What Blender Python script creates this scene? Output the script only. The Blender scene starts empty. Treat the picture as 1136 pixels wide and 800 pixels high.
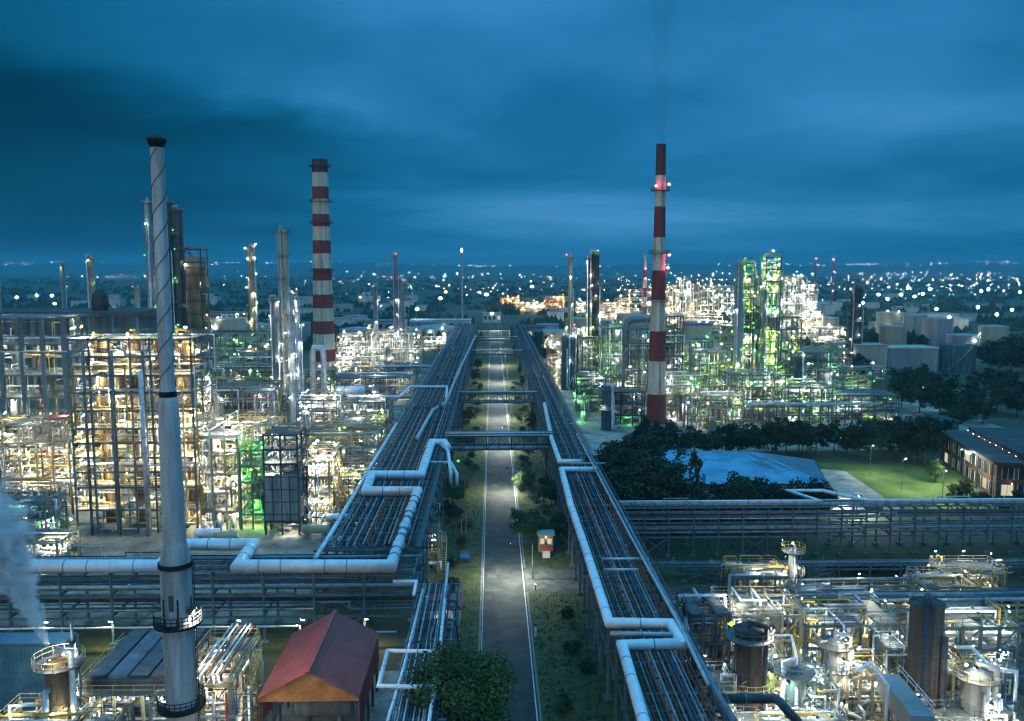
SKY_TINT = (.30, .80, 1.15, 1)
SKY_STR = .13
SUN_STR = .60
CLOUD_OFF = (4.1, 3.3, 0)
EXPO = 0.0
HAZE_COL = (.15, .56, .72, 1)
HAZE_D = 0.00015
STEAM_D = 9.0

STREET_E = 4600
import bpy, math, random
from mathutils import Vector
R = math.radians
rnd = random.Random(7)
sc = bpy.context.scene
COL = sc.collection

# ------------------------------------------------------------------ camera
F, CX, CY, HZ, VX, H = 950.0, 568.0, 400.0, 295.0, 546.0, 55.0
PITCH = math.atan((CY - HZ) / F)
YAW = math.atan((CX - VX) * math.cos(PITCH) / F)
fw = Vector((math.sin(YAW) * math.cos(PITCH), math.cos(YAW) * math.cos(PITCH), -math.sin(PITCH)))
rt = Vector((math.cos(YAW), -math.sin(YAW), 0))
up = rt.cross(fw)
cam_d = bpy.data.cameras.new('camera')
cam = bpy.data.objects.new('camera', cam_d); COL.objects.link(cam)
cam.location = (0, 0, H)
cam.rotation_euler = (math.pi / 2 - PITCH, 0, -YAW)
cam_d.sensor_width = 36.0
cam_d.lens = F / 1136.0 * 36.0
cam_d.clip_start = 1.0
cam_d.clip_end = 60000.0
sc.camera = cam

def ray(px, py):
    return fw * F + rt * (px - CX) + up * (CY - py)
def G(px, py, z=0.0):                       # where a sight line meets a level plane
    d = ray(px, py); t = (z - H) / d.z
    return Vector((0, 0, H)) + d * t
def D(px, py, Y):                           # where a sight line meets the plane y = Y
    d = ray(px, py); t = Y / d.y
    return Vector((0, 0, H)) + d * t

# ------------------------------------------------------------------ materials
MATS = {}
def mat(name, col, rough=0.7, metal=0.0, var=0.25, scale=1.5, col2=None, bump=0.0, streak=False, rust=0.0, spec=0.3):
    m = bpy.data.materials.new(name); m.use_nodes = True
    nt = m.node_tree; N = nt.nodes; L = nt.links
    b = N['Principled BSDF']
    b.inputs['Roughness'].default_value = rough
    b.inputs['Metallic'].default_value = metal
    b.inputs['Specular IOR Level'].default_value = spec
    tc = N.new('ShaderNodeTexCoord'); mp = N.new('ShaderNodeMapping')
    L.new(tc.outputs['Object'], mp.inputs[0])
    if streak: mp.inputs['Scale'].default_value = (1, 1, 0.12)
    n = N.new('ShaderNodeTexNoise'); n.inputs['Scale'].default_value = scale
    n.inputs['Detail'].default_value = 6; n.inputs['Roughness'].default_value = 0.65
    L.new(mp.outputs[0], n.inputs['Vector'])
    r = N.new('ShaderNodeValToRGB')
    c2 = col2 or tuple(c * (1 - var * 1.6) for c in col)
    r.color_ramp.elements[0].position = 0.32; r.color_ramp.elements[0].color = (*c2, 1)
    r.color_ramp.elements[1].position = 0.66; r.color_ramp.elements[1].color = (*[min(1, c * (1 + var * .4)) for c in col], 1)
    L.new(n.outputs['Fac'], r.inputs[0])
    out = r.outputs[0]
    if rust > 0:
        n2 = N.new('ShaderNodeTexNoise'); n2.inputs['Scale'].default_value = scale * 0.6; n2.inputs['Detail'].default_value = 9
        L.new(mp.outputs[0], n2.inputs['Vector'])
        r2 = N.new('ShaderNodeValToRGB'); r2.color_ramp.elements[0].position = 0.52; r2.color_ramp.elements[1].position = 0.72
        L.new(n2.outputs['Fac'], r2.inputs[0])
        mu = N.new('ShaderNodeMath'); mu.operation = 'MULTIPLY'; mu.inputs[1].default_value = rust
        L.new(r2.outputs[0], mu.inputs[0])
        mx = N.new('ShaderNodeMixRGB'); mx.inputs[2].default_value = (0.13, 0.055, 0.022, 1)
        L.new(mu.outputs[0], mx.inputs[0]); L.new(out, mx.inputs[1]); out = mx.outputs[0]
    oi = N.new('ShaderNodeObjectInfo')
    hv = N.new('ShaderNodeHueSaturation')
    mr = N.new('ShaderNodeMapRange'); mr.inputs['To Min'].default_value = 1 - var * .7; mr.inputs['To Max'].default_value = 1 + var * .5
    L.new(oi.outputs['Random'], mr.inputs['Value']); L.new(mr.outputs[0], hv.inputs['Value'])
    L.new(out, hv.inputs['Color']); L.new(hv.outputs[0], b.inputs['Base Color'])
    if bump:
        bp = N.new('ShaderNodeBump'); bp.inputs['Strength'].default_value = bump; bp.inputs['Distance'].default_value = 0.1
        L.new(n.outputs['Fac'], bp.inputs['Height']); L.new(bp.outputs[0], b.inputs['Normal'])
    MATS[name] = m
    return m
def emit(name, col, s, sample=True):
    m = bpy.data.materials.new(name); m.use_nodes = True
    nt = m.node_tree; nt.nodes.remove(nt.nodes['Principled BSDF'])
    e = nt.nodes.new('ShaderNodeEmission'); e.inputs[0].default_value = (*col, 1); e.inputs[1].default_value = s
    nt.links.new(e.outputs[0], nt.nodes['Material Output'].inputs[0])
    if not sample: m.cycles.emission_sampling = 'NONE'
    MATS[name] = m
    return m

mat('pipe_grey', (.24, .29, .34), .45, .35, .3, .8, rust=.35)
mat('pipe_silver', (.52, .56, .60), .45, .35, .25, .8)
mat('pipe_white', (.74, .78, .82), .45, .1, .12, .5)
mat('pipe_dark', (.07, .085, .11), .6, .2, .4, .8, rust=.5)
mat('pipe_rust', (.20, .10, .075), .8, 0, .4, .8)
mat('pipe_yellow', (.50, .34, .07), .6, 0, .3, .8, rust=.3)
mat('pipe_green', (.08, .26, .12), .6, 0, .3, .8)
mat('steel_blue', (.12, .18, .22), .6, .2, .35, .7, rust=.5)
mat('steel_teal', (.11, .19, .20), .65, .1, .3, .7, rust=.4)
mat('steel_dark', (.075, .09, .10), .7, .1, .4, .7, rust=.4)
mat('steel_cream', (.46, .40, .24), .65, .05, .3, .6, rust=.45)
mat('steel_yellow', (.48, .32, .06), .65, .0, .3, .6, rust=.3)
mat('grating', (.16, .17, .17), .8, .2, .4, 3)
mat('concrete', (.36, .35, .32), .9, 0, .4, .25, bump=.2)
mat('pad_dark', (.15, .145, .125), .92, 0, .6, .5, bump=.2)
mat('pad', (.36, .34, .28), .92, 0, .5, .12, bump=.15)
mat('frame_concrete', (.17, .23, .24), .9, 0, .3, .3, streak=True)
mat('vessel_brown', (.24, .16, .08), .7, 0, .4, .6, streak=True, rust=.6)
mat('vessel_grey', (.30, .32, .33), .65, .05, .35, .5, streak=True, rust=.5)
mat('vessel_dark', (.09, .09, .085), .85, .0, .5, .6, streak=True, rust=.7)
mat('vessel_teal', (.07, .14, .16), .8, .0, .4, .6, streak=True, rust=.3)
mat('vessel_cream', (.46, .40, .26), .6, 0, .3, .4, streak=True, rust=.5)
mat('tank_beige', (.46, .43, .33), .7, 0, .25, .12, streak=True, rust=.25)
mat('tank_grey', (.30, .33, .34), .6, .1, .3, .12, streak=True, rust=.25)
mat('stack_blue', (.56, .54, .52), .65, .0, .45, .5, streak=True, rust=.45)
mat('black_steel', (.018, .02, .024), .7, .2, .4, 1)
mat('asphalt', (.058, .06, .06), .8, 0, .4, .35, bump=.1)
mat('line_paint', (.52, .54, .54), .7, 0, .25, .8)
mat('kerb', (.17, .17, .16), .9, 0, .3, .5)
mat('grass', (.044, .056, .015), .95, 0, .6, .55, col2=(.022, .021, .011), bump=.5)
mat('lawn', (.10, .15, .03), .95, 0, .5, .16, col2=(.05, .075, .02), bump=.5)
mat('leaf', (.030, .056, .015), .75, 0, .5, .8)
mat('leaf_pale_lit', (.075, .125, .030), .75, 0, .5, .8)  # paler leaf; also stands in for lamp light on the near tree
mat('leaf_mid', (.042, .070, .020), .75, 0, .5, .8)
mat('bark', (.12, .09, .06), .9, 0, .4, 2)
mat('red_sheet', (.36, .07, .062), .6, .0, .2, .5, streak=False, rust=.12)
mat('orange_sheet', (.50, .19, .06), .75, 0, .3, .6, rust=.3)
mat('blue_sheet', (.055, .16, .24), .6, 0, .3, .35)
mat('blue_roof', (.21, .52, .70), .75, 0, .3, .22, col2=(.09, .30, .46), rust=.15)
mat('roof_patch', (.12, .17, .20), .85, 0, .3, .6)
mat('roof_dark', (.07, .075, .08), .8, 0, .3, .3)
mat('roof_grey', (.30, .33, .34), .8, 0, .3, .3)
mat('plaster', (.55, .54, .50), .85, 0, .25, .4, streak=True)
mat('brick', (.15, .085, .06), .9, 0, .3, 2)
mat('glass_dark', (.03, .045, .055), .15, 0, .2, 1, spec=.6)
mat('clad_grey', (.36, .36, .34), .7, .1, .35, .8, streak=True, rust=.3)
mat('red_paint', (.45, .05, .03), .6, 0, .25, 1)
mat('car_blue', (.03, .06, .13), .25, .3, .1, 1, spec=.6)
mat('tyre', (.02, .02, .02), .9, 0, .2, 1)
emit('lamp_white', (.86, 1.0, .93), 250)
emit('lamp_warm', (1.0, .84, .50), 240)
emit('lamp_amber', (1.0, .40, .07), 60)
emit('lamp_green', (.06, .9, .14), 3.2)
emit('lamp_lime', (.50, .9, .04), 3.0)
emit('lamp_red', (1.0, .06, .08), 60)
emit('lamp_far', (.90, 1.0, .97), 170, False)
emit('lamp_far_warm', (1.0, .55, .22), 170, False)
emit('flame', (1.0, .62, .40), 30)
emit('window_lit', (1.0, .86, .58), .7)
for c_, rgb_, e_ in (('white', (1.0, .97, .82), 800), ('warm', (1.0, .90, .62), 1000), ('amber', (1.0, .36, .06), 420), ('green', (.22, 1.0, .26), 560), ('lime', (.64, 1.0, .18), 560), ('red', (1, .06, .08), 60), ('street', (.95, 1.0, .82), STREET_E), ('lawn', (.95, 1.0, .62), 3800)):
    emit('flood_' + c_, rgb_, e_)
def lampmat(c): return MATS['lamp_' + c]

# striped chimney paint: bands by height of the shaft itself
def chimney_mat(name, zs, first_red=True, top_dark=None):
    m = bpy.data.materials.new(name); m.use_nodes = True
    nt = m.node_tree; N = nt.nodes; L = nt.links; b = N['Principled BSDF']
    b.inputs['Roughness'].default_value = .8; b.inputs['Specular IOR Level'].default_value = .2
    tc = N.new('ShaderNodeTexCoord'); sp = N.new('ShaderNodeSeparateXYZ'); L.new(tc.outputs['Object'], sp.inputs[0])
    mp = N.new('ShaderNodeMapping'); mp.inputs['Scale'].default_value = (1, 1, .07); L.new(tc.outputs['Object'], mp.inputs[0])
    ns = N.new('ShaderNodeTexNoise'); ns.inputs['Scale'].default_value = .9; ns.inputs['Detail'].default_value = 8; ns.inputs['Roughness'].default_value = .7
    L.new(mp.outputs[0], ns.inputs['Vector'])
    top = zs[-1]
    dv = N.new('ShaderNodeMath'); dv.operation = 'DIVIDE'; dv.inputs[1].default_value = top; L.new(sp.outputs[2], dv.inputs[0])
    r = N.new('ShaderNodeValToRGB'); r.color_ramp.interpolation = 'CONSTANT'
    red, wht, drk = (.22, .036, .034, 1), (.62, .56, .45, 1), (.085, .034, .036, 1)
    els = r.color_ramp.elements
    els[0].position = 0; els[0].color = red if first_red else wht
    els.remove(els[1])
    k = first_red
    for i, z in enumerate(zs[:-1]):
        k = not k
        e = els.new(z / top); e.color = red if k else wht
    if top_dark: els[len(els) - 1].color = drk
    L.new(dv.outputs[0], r.inputs[0])
    r2 = N.new('ShaderNodeValToRGB'); r2.color_ramp.elements[0].position = .44; r2.color_ramp.elements[1].position = .70
    r2.color_ramp.elements[1].color = (.72, .72, .72, 1)
    L.new(ns.outputs['Fac'], r2.inputs[0])
    mx = N.new('ShaderNodeMixRGB'); mx.inputs[2].default_value = (.16, .085, .04, 1)
    L.new(r2.outputs[0], mx.inputs[0]); L.new(r.outputs[0], mx.inputs[1]); L.new(mx.outputs[0], b.inputs['Base Color'])
    MATS[name] = m
    return m

# ------------------------------------------------------------------ mesh builder
class MB:
    def __init__(s): s.v = []; s.f = []; s.m = []
    def _q(s, idx, mi=0): s.f.append(idx); s.m.append(mi)
    def box(s, x0, x1, y0, y1, z0, z1, mi=0):
        b = len(s.v)
        s.v += [(x0, y0, z0), (x1, y0, z0), (x1, y1, z0), (x0, y1, z0), (x0, y0, z1), (x1, y0, z1), (x1, y1, z1), (x0, y1, z1)]
        for q in ((3, 2, 1, 0), (4, 5, 6, 7), (0, 1, 5, 4), (1, 2, 6, 5), (2, 3, 7, 6), (3, 0, 4, 7)):
            s._q(tuple(b + i for i in q), mi)
        return s
    def cbox(s, c, sx, sy, sz, mi=0): return s.box(c[0] - sx / 2, c[0] + sx / 2, c[1] - sy / 2, c[1] + sy / 2, c[2] - sz / 2, c[2] + sz / 2, mi)
    def beam(s, p, q, w, h=None, mi=0):
        p, q = Vector(p), Vector(q); h = h or w
        d = q - p
        if d.length < 1e-5: return s
        d.normalize()
        a = Vector((0, 0, 1)) if abs(d.z) < .9 else Vector((1, 0, 0))
        u = d.cross(a).normalized(); v = u.cross(d)
        b = len(s.v)
        for c in (p, q):
            for su, sv in ((-1, -1), (1, -1), (1, 1), (-1, 1)):
                s.v.append(tuple(c + u * su * w / 2 + v * sv * h / 2))
        for i in range(4):
            j = (i + 1) % 4
            s._q((b + i, b + j, b + 4 + j, b + 4 + i), mi)
        s._q((b + 3, b + 2, b + 1, b), mi); s._q((b + 4, b + 5, b + 6, b + 7), mi)
        return s
    def tube(s, pts, r, n=8, mi=0, cap=True):
        pts = [Vector(p) for p in pts]
        dirs = [(pts[i + 1] - pts[i]).normalized() for i in range(len(pts) - 1)]
        base = len(s.v); prev = None
        for i, p in enumerate(pts):
            d0 = dirs[max(0, i - 1)]; d1 = dirs[min(i, len(dirs) - 1)]
            t = (d0 + d1)
            t = t.normalized() if t.length > 1e-6 else d1
            k = 1.0 / max(.5, math.sqrt(max(1e-6, (1 + d0.dot(d1)) / 2)))
            if prev is None:
                a = Vector((0, 0, 1)) if abs(t.z) < .9 else Vector((1, 0, 0))
                u = t.cross(a).normalized()
            else:
                u = prev - t * prev.dot(t)
                u = u.normalized() if u.length > 1e-6 else t.orthogonal().normalized()
            prev = u; w = t.cross(u)
            bd = (d1 - d0)
            bd = bd.normalized() if bd.length > 1e-6 else None
            for j in range(n):
                an = 2 * math.pi * j / n
                o = (u * math.cos(an) + w * math.sin(an)) * r
                if bd is not None: o += bd * o.dot(bd) * (k - 1)
                s.v.append(tuple(p + o))
        for i in range(len(pts) - 1):
            for j in range(n):
                a = base + i * n + j; b = base + i * n + (j + 1) % n
                s._q((a, b, b + n, a + n), mi)
        if cap:
            s._q(tuple(base + j for j in reversed(range(n))), mi)
            e = base + (len(pts) - 1) * n
            s._q(tuple(e + j for j in range(n)), mi)
        return s
    def lathe(s, prof, n=20, c=(0, 0, 0), mi=0, a0=0.0, a1=2 * math.pi):
        base = len(s.v); full = abs(a1 - a0) > 6.28
        m = n if full else n + 1
        for (r, z) in prof:
            for j in range(m):
                an = a0 + (a1 - a0) * j / n
                s.v.append((c[0] + r * math.cos(an), c[1] + r * math.sin(an), c[2] + z))
        for i in range(len(prof) - 1):
            for j in range(n):
                a = base + i * m + j; b = base + i * m + (j + 1) % m
                s._q((a, b, b + m, a + m), mi)
        return s
    def hlathe(s, prof, c, axis='x', n=16, mi=0):
        base = len(s.v)
        for (r, t) in prof:
            for j in range(n):
                an = 2 * math.pi * j / n
                if axis == 'x': s.v.append((c[0] + t, c[1] + r * math.cos(an), c[2] + r * math.sin(an)))
                else: s.v.append((c[0] - r * math.cos(an), c[1] + t, c[2] + r * math.sin(an)))
        for i in range(len(prof) - 1):
            for j in range(n):
                a = base + i * n + j; b = base + i * n + (j + 1) % n
                s._q((a, b, b + n, a + n), mi)
        return s
    def poly(s, pts, mi=0):
        b = len(s.v); s.v += [tuple(p) for p in pts]; s._q(tuple(range(b, b + len(pts))), mi); return s
    def slab(s, pts, z0, z1, mi=0):
        b = len(s.v); n = len(pts)
        s.v += [(p[0], p[1], z0) for p in pts] + [(p[0], p[1], z1) for p in pts]
        s._q(tuple(b + i for i in reversed(range(n))), mi); s._q(tuple(b + n + i for i in range(n)), mi)
        for i in range(n):
            j = (i + 1) % n; s._q((b + i, b + j, b + n + j, b + n + i), mi)
        return s
    def mesh(s, name, mats, smooth=False):
        me = bpy.data.meshes.new(name)
        me.from_pydata(s.v, [], s.f)
        for m in (mats if isinstance(mats, (list, tuple)) else [mats]):
            me.materials.append(MATS[m] if isinstance(m, str) else m)
        if any(s.m): me.polygons.foreach_set('material_index', s.m)
        if smooth: me.shade_smooth()
        me.update()
        return me

def obj(name, mesh, parent=None, loc=None, rz=None, scale=None):
    o = bpy.data.objects.new(name, mesh); COL.objects.link(o)
    if parent is not None: o.parent = parent
    if loc is not None: o.location = loc
    if rz: o.rotation_euler = (0, 0, rz)
    if scale is not None: o.scale = scale if not isinstance(scale, (int, float)) else (scale,) * 3
    return o
def part(name, mb, mats, parent, smooth=False, loc=None, label=None):
    o = obj(name, mb if isinstance(mb, bpy.types.Mesh) else mb.mesh(name, mats, smooth), parent, loc)
    if label: o['label'] = label
    return o
def tag(o, label, cat, group=None):
    o['label'] = label; o['category'] = cat
    if group: o['group'] = group
    return o
def thing(name, label, cat, loc=(0, 0, 0), rz=0, group=None):
    return tag(obj(name, None, None, loc, rz), label, cat, group)
def single(name, mb, mats, label, cat, group=None, smooth=False, loc=None):
    return tag(obj(name, mb.mesh(name, mats, smooth), None, loc), label, cat, group)
def struct(name, mb, mats, smooth=False):
    o = obj(name, mb.mesh(name, mats, smooth)); o['kind'] = 'structure'; return o
def dup(root, loc=None, rz=None, label=None, scale=None, group=None):
    r = root.copy(); COL.objects.link(r)
    if loc is not None: r.location = loc
    if rz is not None: r.rotation_euler = (0, 0, rz)
    if scale is not None: r.scale = (scale,) * 3 if isinstance(scale, (int, float)) else scale
    if label: r['label'] = label
    if group: r['group'] = group
    for ch in list(root.children):
        c = ch.copy(); COL.objects.link(c); c.parent = r
        for g in list(ch.children):
            d = g.copy(); COL.objects.link(d); d.parent = c
    return r
ORD = ['first', 'second', 'third', 'fourth', 'fifth', 'sixth', 'seventh', 'eighth', 'ninth', 'tenth', 'eleventh', 'twelfth', 'thirteenth',
       'fourteenth', 'fifteenth', 'sixteenth', 'seventeenth', 'eighteenth', 'nineteenth', 'twentieth', 'twenty-first', 'twenty-second',
       'twenty-third', 'twenty-fourth', 'twenty-fifth', 'twenty-sixth', 'twenty-seventh', 'twenty-eighth', 'twenty-ninth', 'thirtieth',
       'thirty-first', 'thirty-second', 'thirty-third', 'thirty-fourth', 'thirty-fifth', 'thirty-sixth', 'thirty-seventh', 'thirty-eighth', 'thirty-ninth', 'fortieth']

# lamp bulbs: a small faceted globe, shared mesh per colour
_lm = {}
def lamp_mesh(c, r=.34):
    k = (c, r)
    if k not in _lm:
        b = MB(); b.v = [(r, 0, 0), (0, r, 0), (-r, 0, 0), (0, -r, 0), (0, 0, r * .8), (0, 0, -r * .8)]
        for i in range(4):
            j = (i + 1) % 4; b._q((i, j, 4)); b._q((j, i, 5))
        _lm[k] = b.mesh('lamp', lampmat(c))
    return _lm[k]
def lamp(parent, p, c='white', r=.34, name='lamp'):
    return obj(name, lamp_mesh(c, r), parent, p)

_fm = {}
def flood_mesh(c, s, d):
    """hooded floodlight: dark housing, glowing lens on the side it shines to (d: 'down', 'back', 'front', 'left', 'right')"""
    k = (c, s, d)
    if k not in _fm:
        b = MB()
        n = {'down': Vector((0, 0, -1)), 'back': Vector((0, .8, -.6)), 'front': Vector((0, -.6, -.8)), 'left': Vector((-.75, 0, -.66)), 'right': Vector((.75, 0, -.66))}[d].normalized()
        u = Vector((1, 0, 0)) if abs(n.x) < .5 else Vector((0, 1, 0)); v = n.cross(u).normalized(); u = v.cross(n)
        b.beam(-n * s * .5, n * s * .1, s * 1.25, s * 1.0)
        q = [n * (s * .1 + .012) + u * a * s * .5 + v * e * s * .4 for a, e in ((-1, -1), (1, -1), (1, 1), (-1, 1))]
        b.poly(q, 1)
        _fm[k] = b.mesh('floodlight', ['steel_dark', MATS['flood_' + c]])
    return _fm[k]
def flood(parent, p, c='white', s=.5, d='down', name='floodlight'):
    return obj(name, flood_mesh(c, s, d), parent, p)
# ------------------------------------------------------------------ generators
def rail_mb(b, pts, h=1.1, t=.07, close=False, mid=True):
    """handrail along a run of points"""
    pts = [Vector(p) for p in pts]
    seq = list(zip(pts, pts[1:] + ([pts[0]] if close else [])))
    if not close: seq = list(zip(pts[:-1], pts[1:]))
    for p, q in seq:
        b.beam(p + Vector((0, 0, h)), q + Vector((0, 0, h)), t)
        if mid: b.beam(p + Vector((0, 0, h * .55)), q + Vector((0, 0, h * .55)), t * .8)
        n = max(1, int((q - p).length / 2.2))
        for i in range(n): 
            c = p.lerp(q, i / n); b.beam(c, c + Vector((0, 0, h)), t)
    return b

PIPEM = ['pipe_silver', 'pipe_grey', 'pipe_white', 'pipe_grey', 'pipe_rust', 'pipe_yellow']
def route(r, w, d, h, z0=.4):
    """a pipe run with right-angle bends inside a w x d x h box"""
    sn = lambda v: round(v / .55) * .55
    p = [sn(r.uniform(-w / 2, w / 2)), sn(r.uniform(-d / 2, d / 2)), r.uniform(z0, h)]
    if r.random() < .45:                                       # long straight header with a drop at each end
        x0 = -w / 2 - .3 if r.random() < .6 else sn(r.uniform(-w / 2, 0)); x1 = w / 2 + .3 if r.random() < .6 else sn(r.uniform(0, w / 2))
        z = p[2]
        return [(x0, p[1], max(z0, z - r.choice([1.2, 3, 6]))), (x0, p[1], z), (x1, p[1], z), (x1, p[1], max(z0, z - r.choice([1.2, 3, 8])))] if z - z0 > 1.3 else [(x0, p[1], z), (x1, p[1], z)]
    pts = [tuple(p)]; last = -1
    for k in range(r.randint(2, 5)):
        ax = r.choice([a for a in (0, 1, 2, 2) if a != last]); last = ax
        if ax == 2: nv = r.uniform(z0, h)
        elif ax == 0: nv = sn(r.uniform(-w / 2, w / 2))
        else: nv = sn(r.uniform(-d / 2, d / 2))
        if abs(nv - p[ax]) < 1.0: nv = p[ax] + (1.6 if nv > p[ax] else -1.6)
        p[ax] = nv; pts.append(tuple(p))
    return pts

def frame(label, cx, cy, w, d, levels, nx, ny, steel='steel_blue', deck='grating', lamps=14, colors=('white',), pipes=20,
          pipem=PIPEM, vessels=0, vm='vessel_grey', name='process_structure', cat='steel structure', group=None, seed=0, rz=0,
          stair=True, deckp=.75, brace=True, cs=.34, lr=.21, pr=(.07, .26), rails=True, bulbs=.16):
    r = random.Random(seed * 131 + 5)
    if 'green' in colors or 'lime' in colors: lamps, bulbs = int(lamps * .72), .38
    t = thing(name, label, cat, (cx, cy, 0), rz, group)
    xs = [-w / 2 + w * i / nx for i in range(nx + 1)]; ys = [-d / 2 + d * j / ny for j in range(ny + 1)]
    top = levels[-1]
    cm = MB().box(-cs / 2, cs / 2, -cs / 2, cs / 2, 0, top + .2).mesh('column', steel)
    for x in xs:
        for y in ys:
            if nx > 1 and ny > 1 and 0 < xs.index(x) < nx and 0 < ys.index(y) < ny and r.random() < .35: continue
            obj('column', cm, t, (x, y, 0))
    for li, z in enumerate(levels):
        b = MB(); bw = cs * .7
        for y in ys: b.box(-w / 2 + cs / 2, w / 2 - cs / 2, y - bw / 2, y + bw / 2, z - .35, z - .02)
        for x in xs: b.box(x - bw / 2 + .005, x + bw / 2 - .005, -d / 2 + cs / 2, d / 2 - cs / 2, z - .33, z - .025)
        part('floor_beam', b, steel, t)
        b = MB()
        for i in range(nx):
            for j in range(ny):
                if r.random() < deckp: b.box(xs[i] + .1, xs[i + 1] - .1, ys[j] + .1, ys[j + 1] - .1, z, z + .06)
        if b.f: part('grating', b, deck, t)
        if rails:
            b = MB(); rail_mb(b, [(-w / 2, -d / 2, z), (w / 2, -d / 2, z), (w / 2, d / 2, z), (-w / 2, d / 2, z)], close=True)
            part('handrail', b, r.choice([steel, 'steel_yellow', steel]), t)
    zz = [0] + list(levels)
    if brace:
        b = MB()
        for k in range(len(zz) - 1):
            for i in range(nx):
                if r.random() < .35:
                    y = r.choice([-d / 2, d / 2]); a, c = (xs[i], xs[i + 1]) if r.random() < .5 else (xs[i + 1], xs[i])
                    b.beam((a, y, zz[k]), (c, y, zz[k + 1] - .3), .14)
            for j in range(ny):
                if r.random() < .35:
                    x = r.choice([-w / 2, w / 2]); b.beam((x, ys[j], zz[k]), (x, ys[j + 1], zz[k + 1] - .3), .14)
        if b.f: part('bracing_lattice', b, steel, t)
    if stair:
        b = MB(); x0 = w / 2 + .9; dd = min(d, 5)
        for k in range(len(zz) - 1):
            ya, yb = (-dd / 2, dd / 2) if k % 2 == 0 else (dd / 2, -dd / 2)
            for ox in (-.4, .4): b.beam((x0 + ox, ya, zz[k]), (x0 + ox, yb, zz[k + 1]), .08, .22)
            n = int((zz[k + 1] - zz[k]) / .3)
            for s in range(1, n):
                f = s / n; b.box(x0 - .38, x0 + .38, ya + (yb - ya) * f - .11, ya + (yb - ya) * f + .11, zz[k] + (zz[k + 1] - zz[k]) * f - .02, zz[k] + (zz[k + 1] - zz[k]) * f + .02)
            rail_mb(b, [(x0 + .42, ya, zz[k]), (x0 + .42, yb, zz[k + 1])], mid=False)
        part('staircase', b, r.choice(['steel_yellow', steel]), t)
    for k in range(vessels):
        x = r.uniform(-w / 2 + 1.6, w / 2 - 1.6); y = r.uniform(-d / 2 + 1.2, d / 2 - 1.2); li = r.randrange(len(zz) - 1)
        z0 = zz[li]; hh = zz[li + 1] - z0
        if r.random() < .5:
            rr = r.uniform(.5, 1.0); h2 = hh * r.uniform(.6, 1.3)
            b = MB().lathe([(0, .1), (rr * .8, .1), (rr, .4), (rr, h2 - .4), (rr * .7, h2 - .1), (0, h2)], 14, (x, y, z0))
            part('vertical_drum', b, r.choice([vm, 'vessel_cream', 'vessel_grey']), t, True)
        else:
            rr = r.uniform(.4, .75); l2 = r.uniform(1.4, min(3, w / 2 - .2))
            b = MB().hlathe([(0, -l2), (rr * .7, -l2 + .06), (rr, -l2 + .35), (rr, l2 - .35), (rr * .7, l2 - .06), (0, l2)], (x, y, z0 + rr + .35), 'x', 12)
            b.box(x - l2 * .6, x - l2 * .6 + .2, y - rr * .7, y + rr * .7, z0 + .03, z0 + .6).box(x + l2 * .6, x + l2 * .6 + .2, y - rr * .7, y + rr * .7, z0 + .03, z0 + .6)
            part('horizontal_drum', b, r.choice([vm, 'vessel_cream', 'vessel_grey']), t, True)
    for k in range(pipes):
        b = MB(); b.tube(route(r, w * 1.06, d * 1.06, top + r.uniform(-.5, 1.8)), r.uniform(*pr), 7)
        part('pipe', b, r.choice(pipem), t, True)
    for k in range(lamps):
        z = r.choice(levels)
        e = r.random()
        hz_ = r.choice([2.2, -.7, 1.6])
        if e < .5: fy = r.choice([-1, -1, 1]); p = (r.uniform(-w / 2, w / 2), fy * (d / 2 - .7), z + hz_); dr = 'back' if fy < 0 else 'front'
        elif e < .8: fx = r.choice([-1, 1]); p = (fx * (w / 2 - .7), r.uniform(-d / 2, d / 2), z + hz_); dr = 'right' if fx < 0 else 'left'
        else: p = (r.uniform(-w / 2, w / 2), r.uniform(-d / 2, d / 2), z - .7); dr = 'down'
        cq = r.choice(colors)
        if r.random() < bulbs: lamp(t, (p[0], p[1] - (1.1 if e < .5 and fy < 0 else 0), p[2]), cq, lr * (1.9 if cq in ('green', 'lime') else .75))
        else: flood(t, p, cq, lr * 2.3, dr)
    return t

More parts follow.
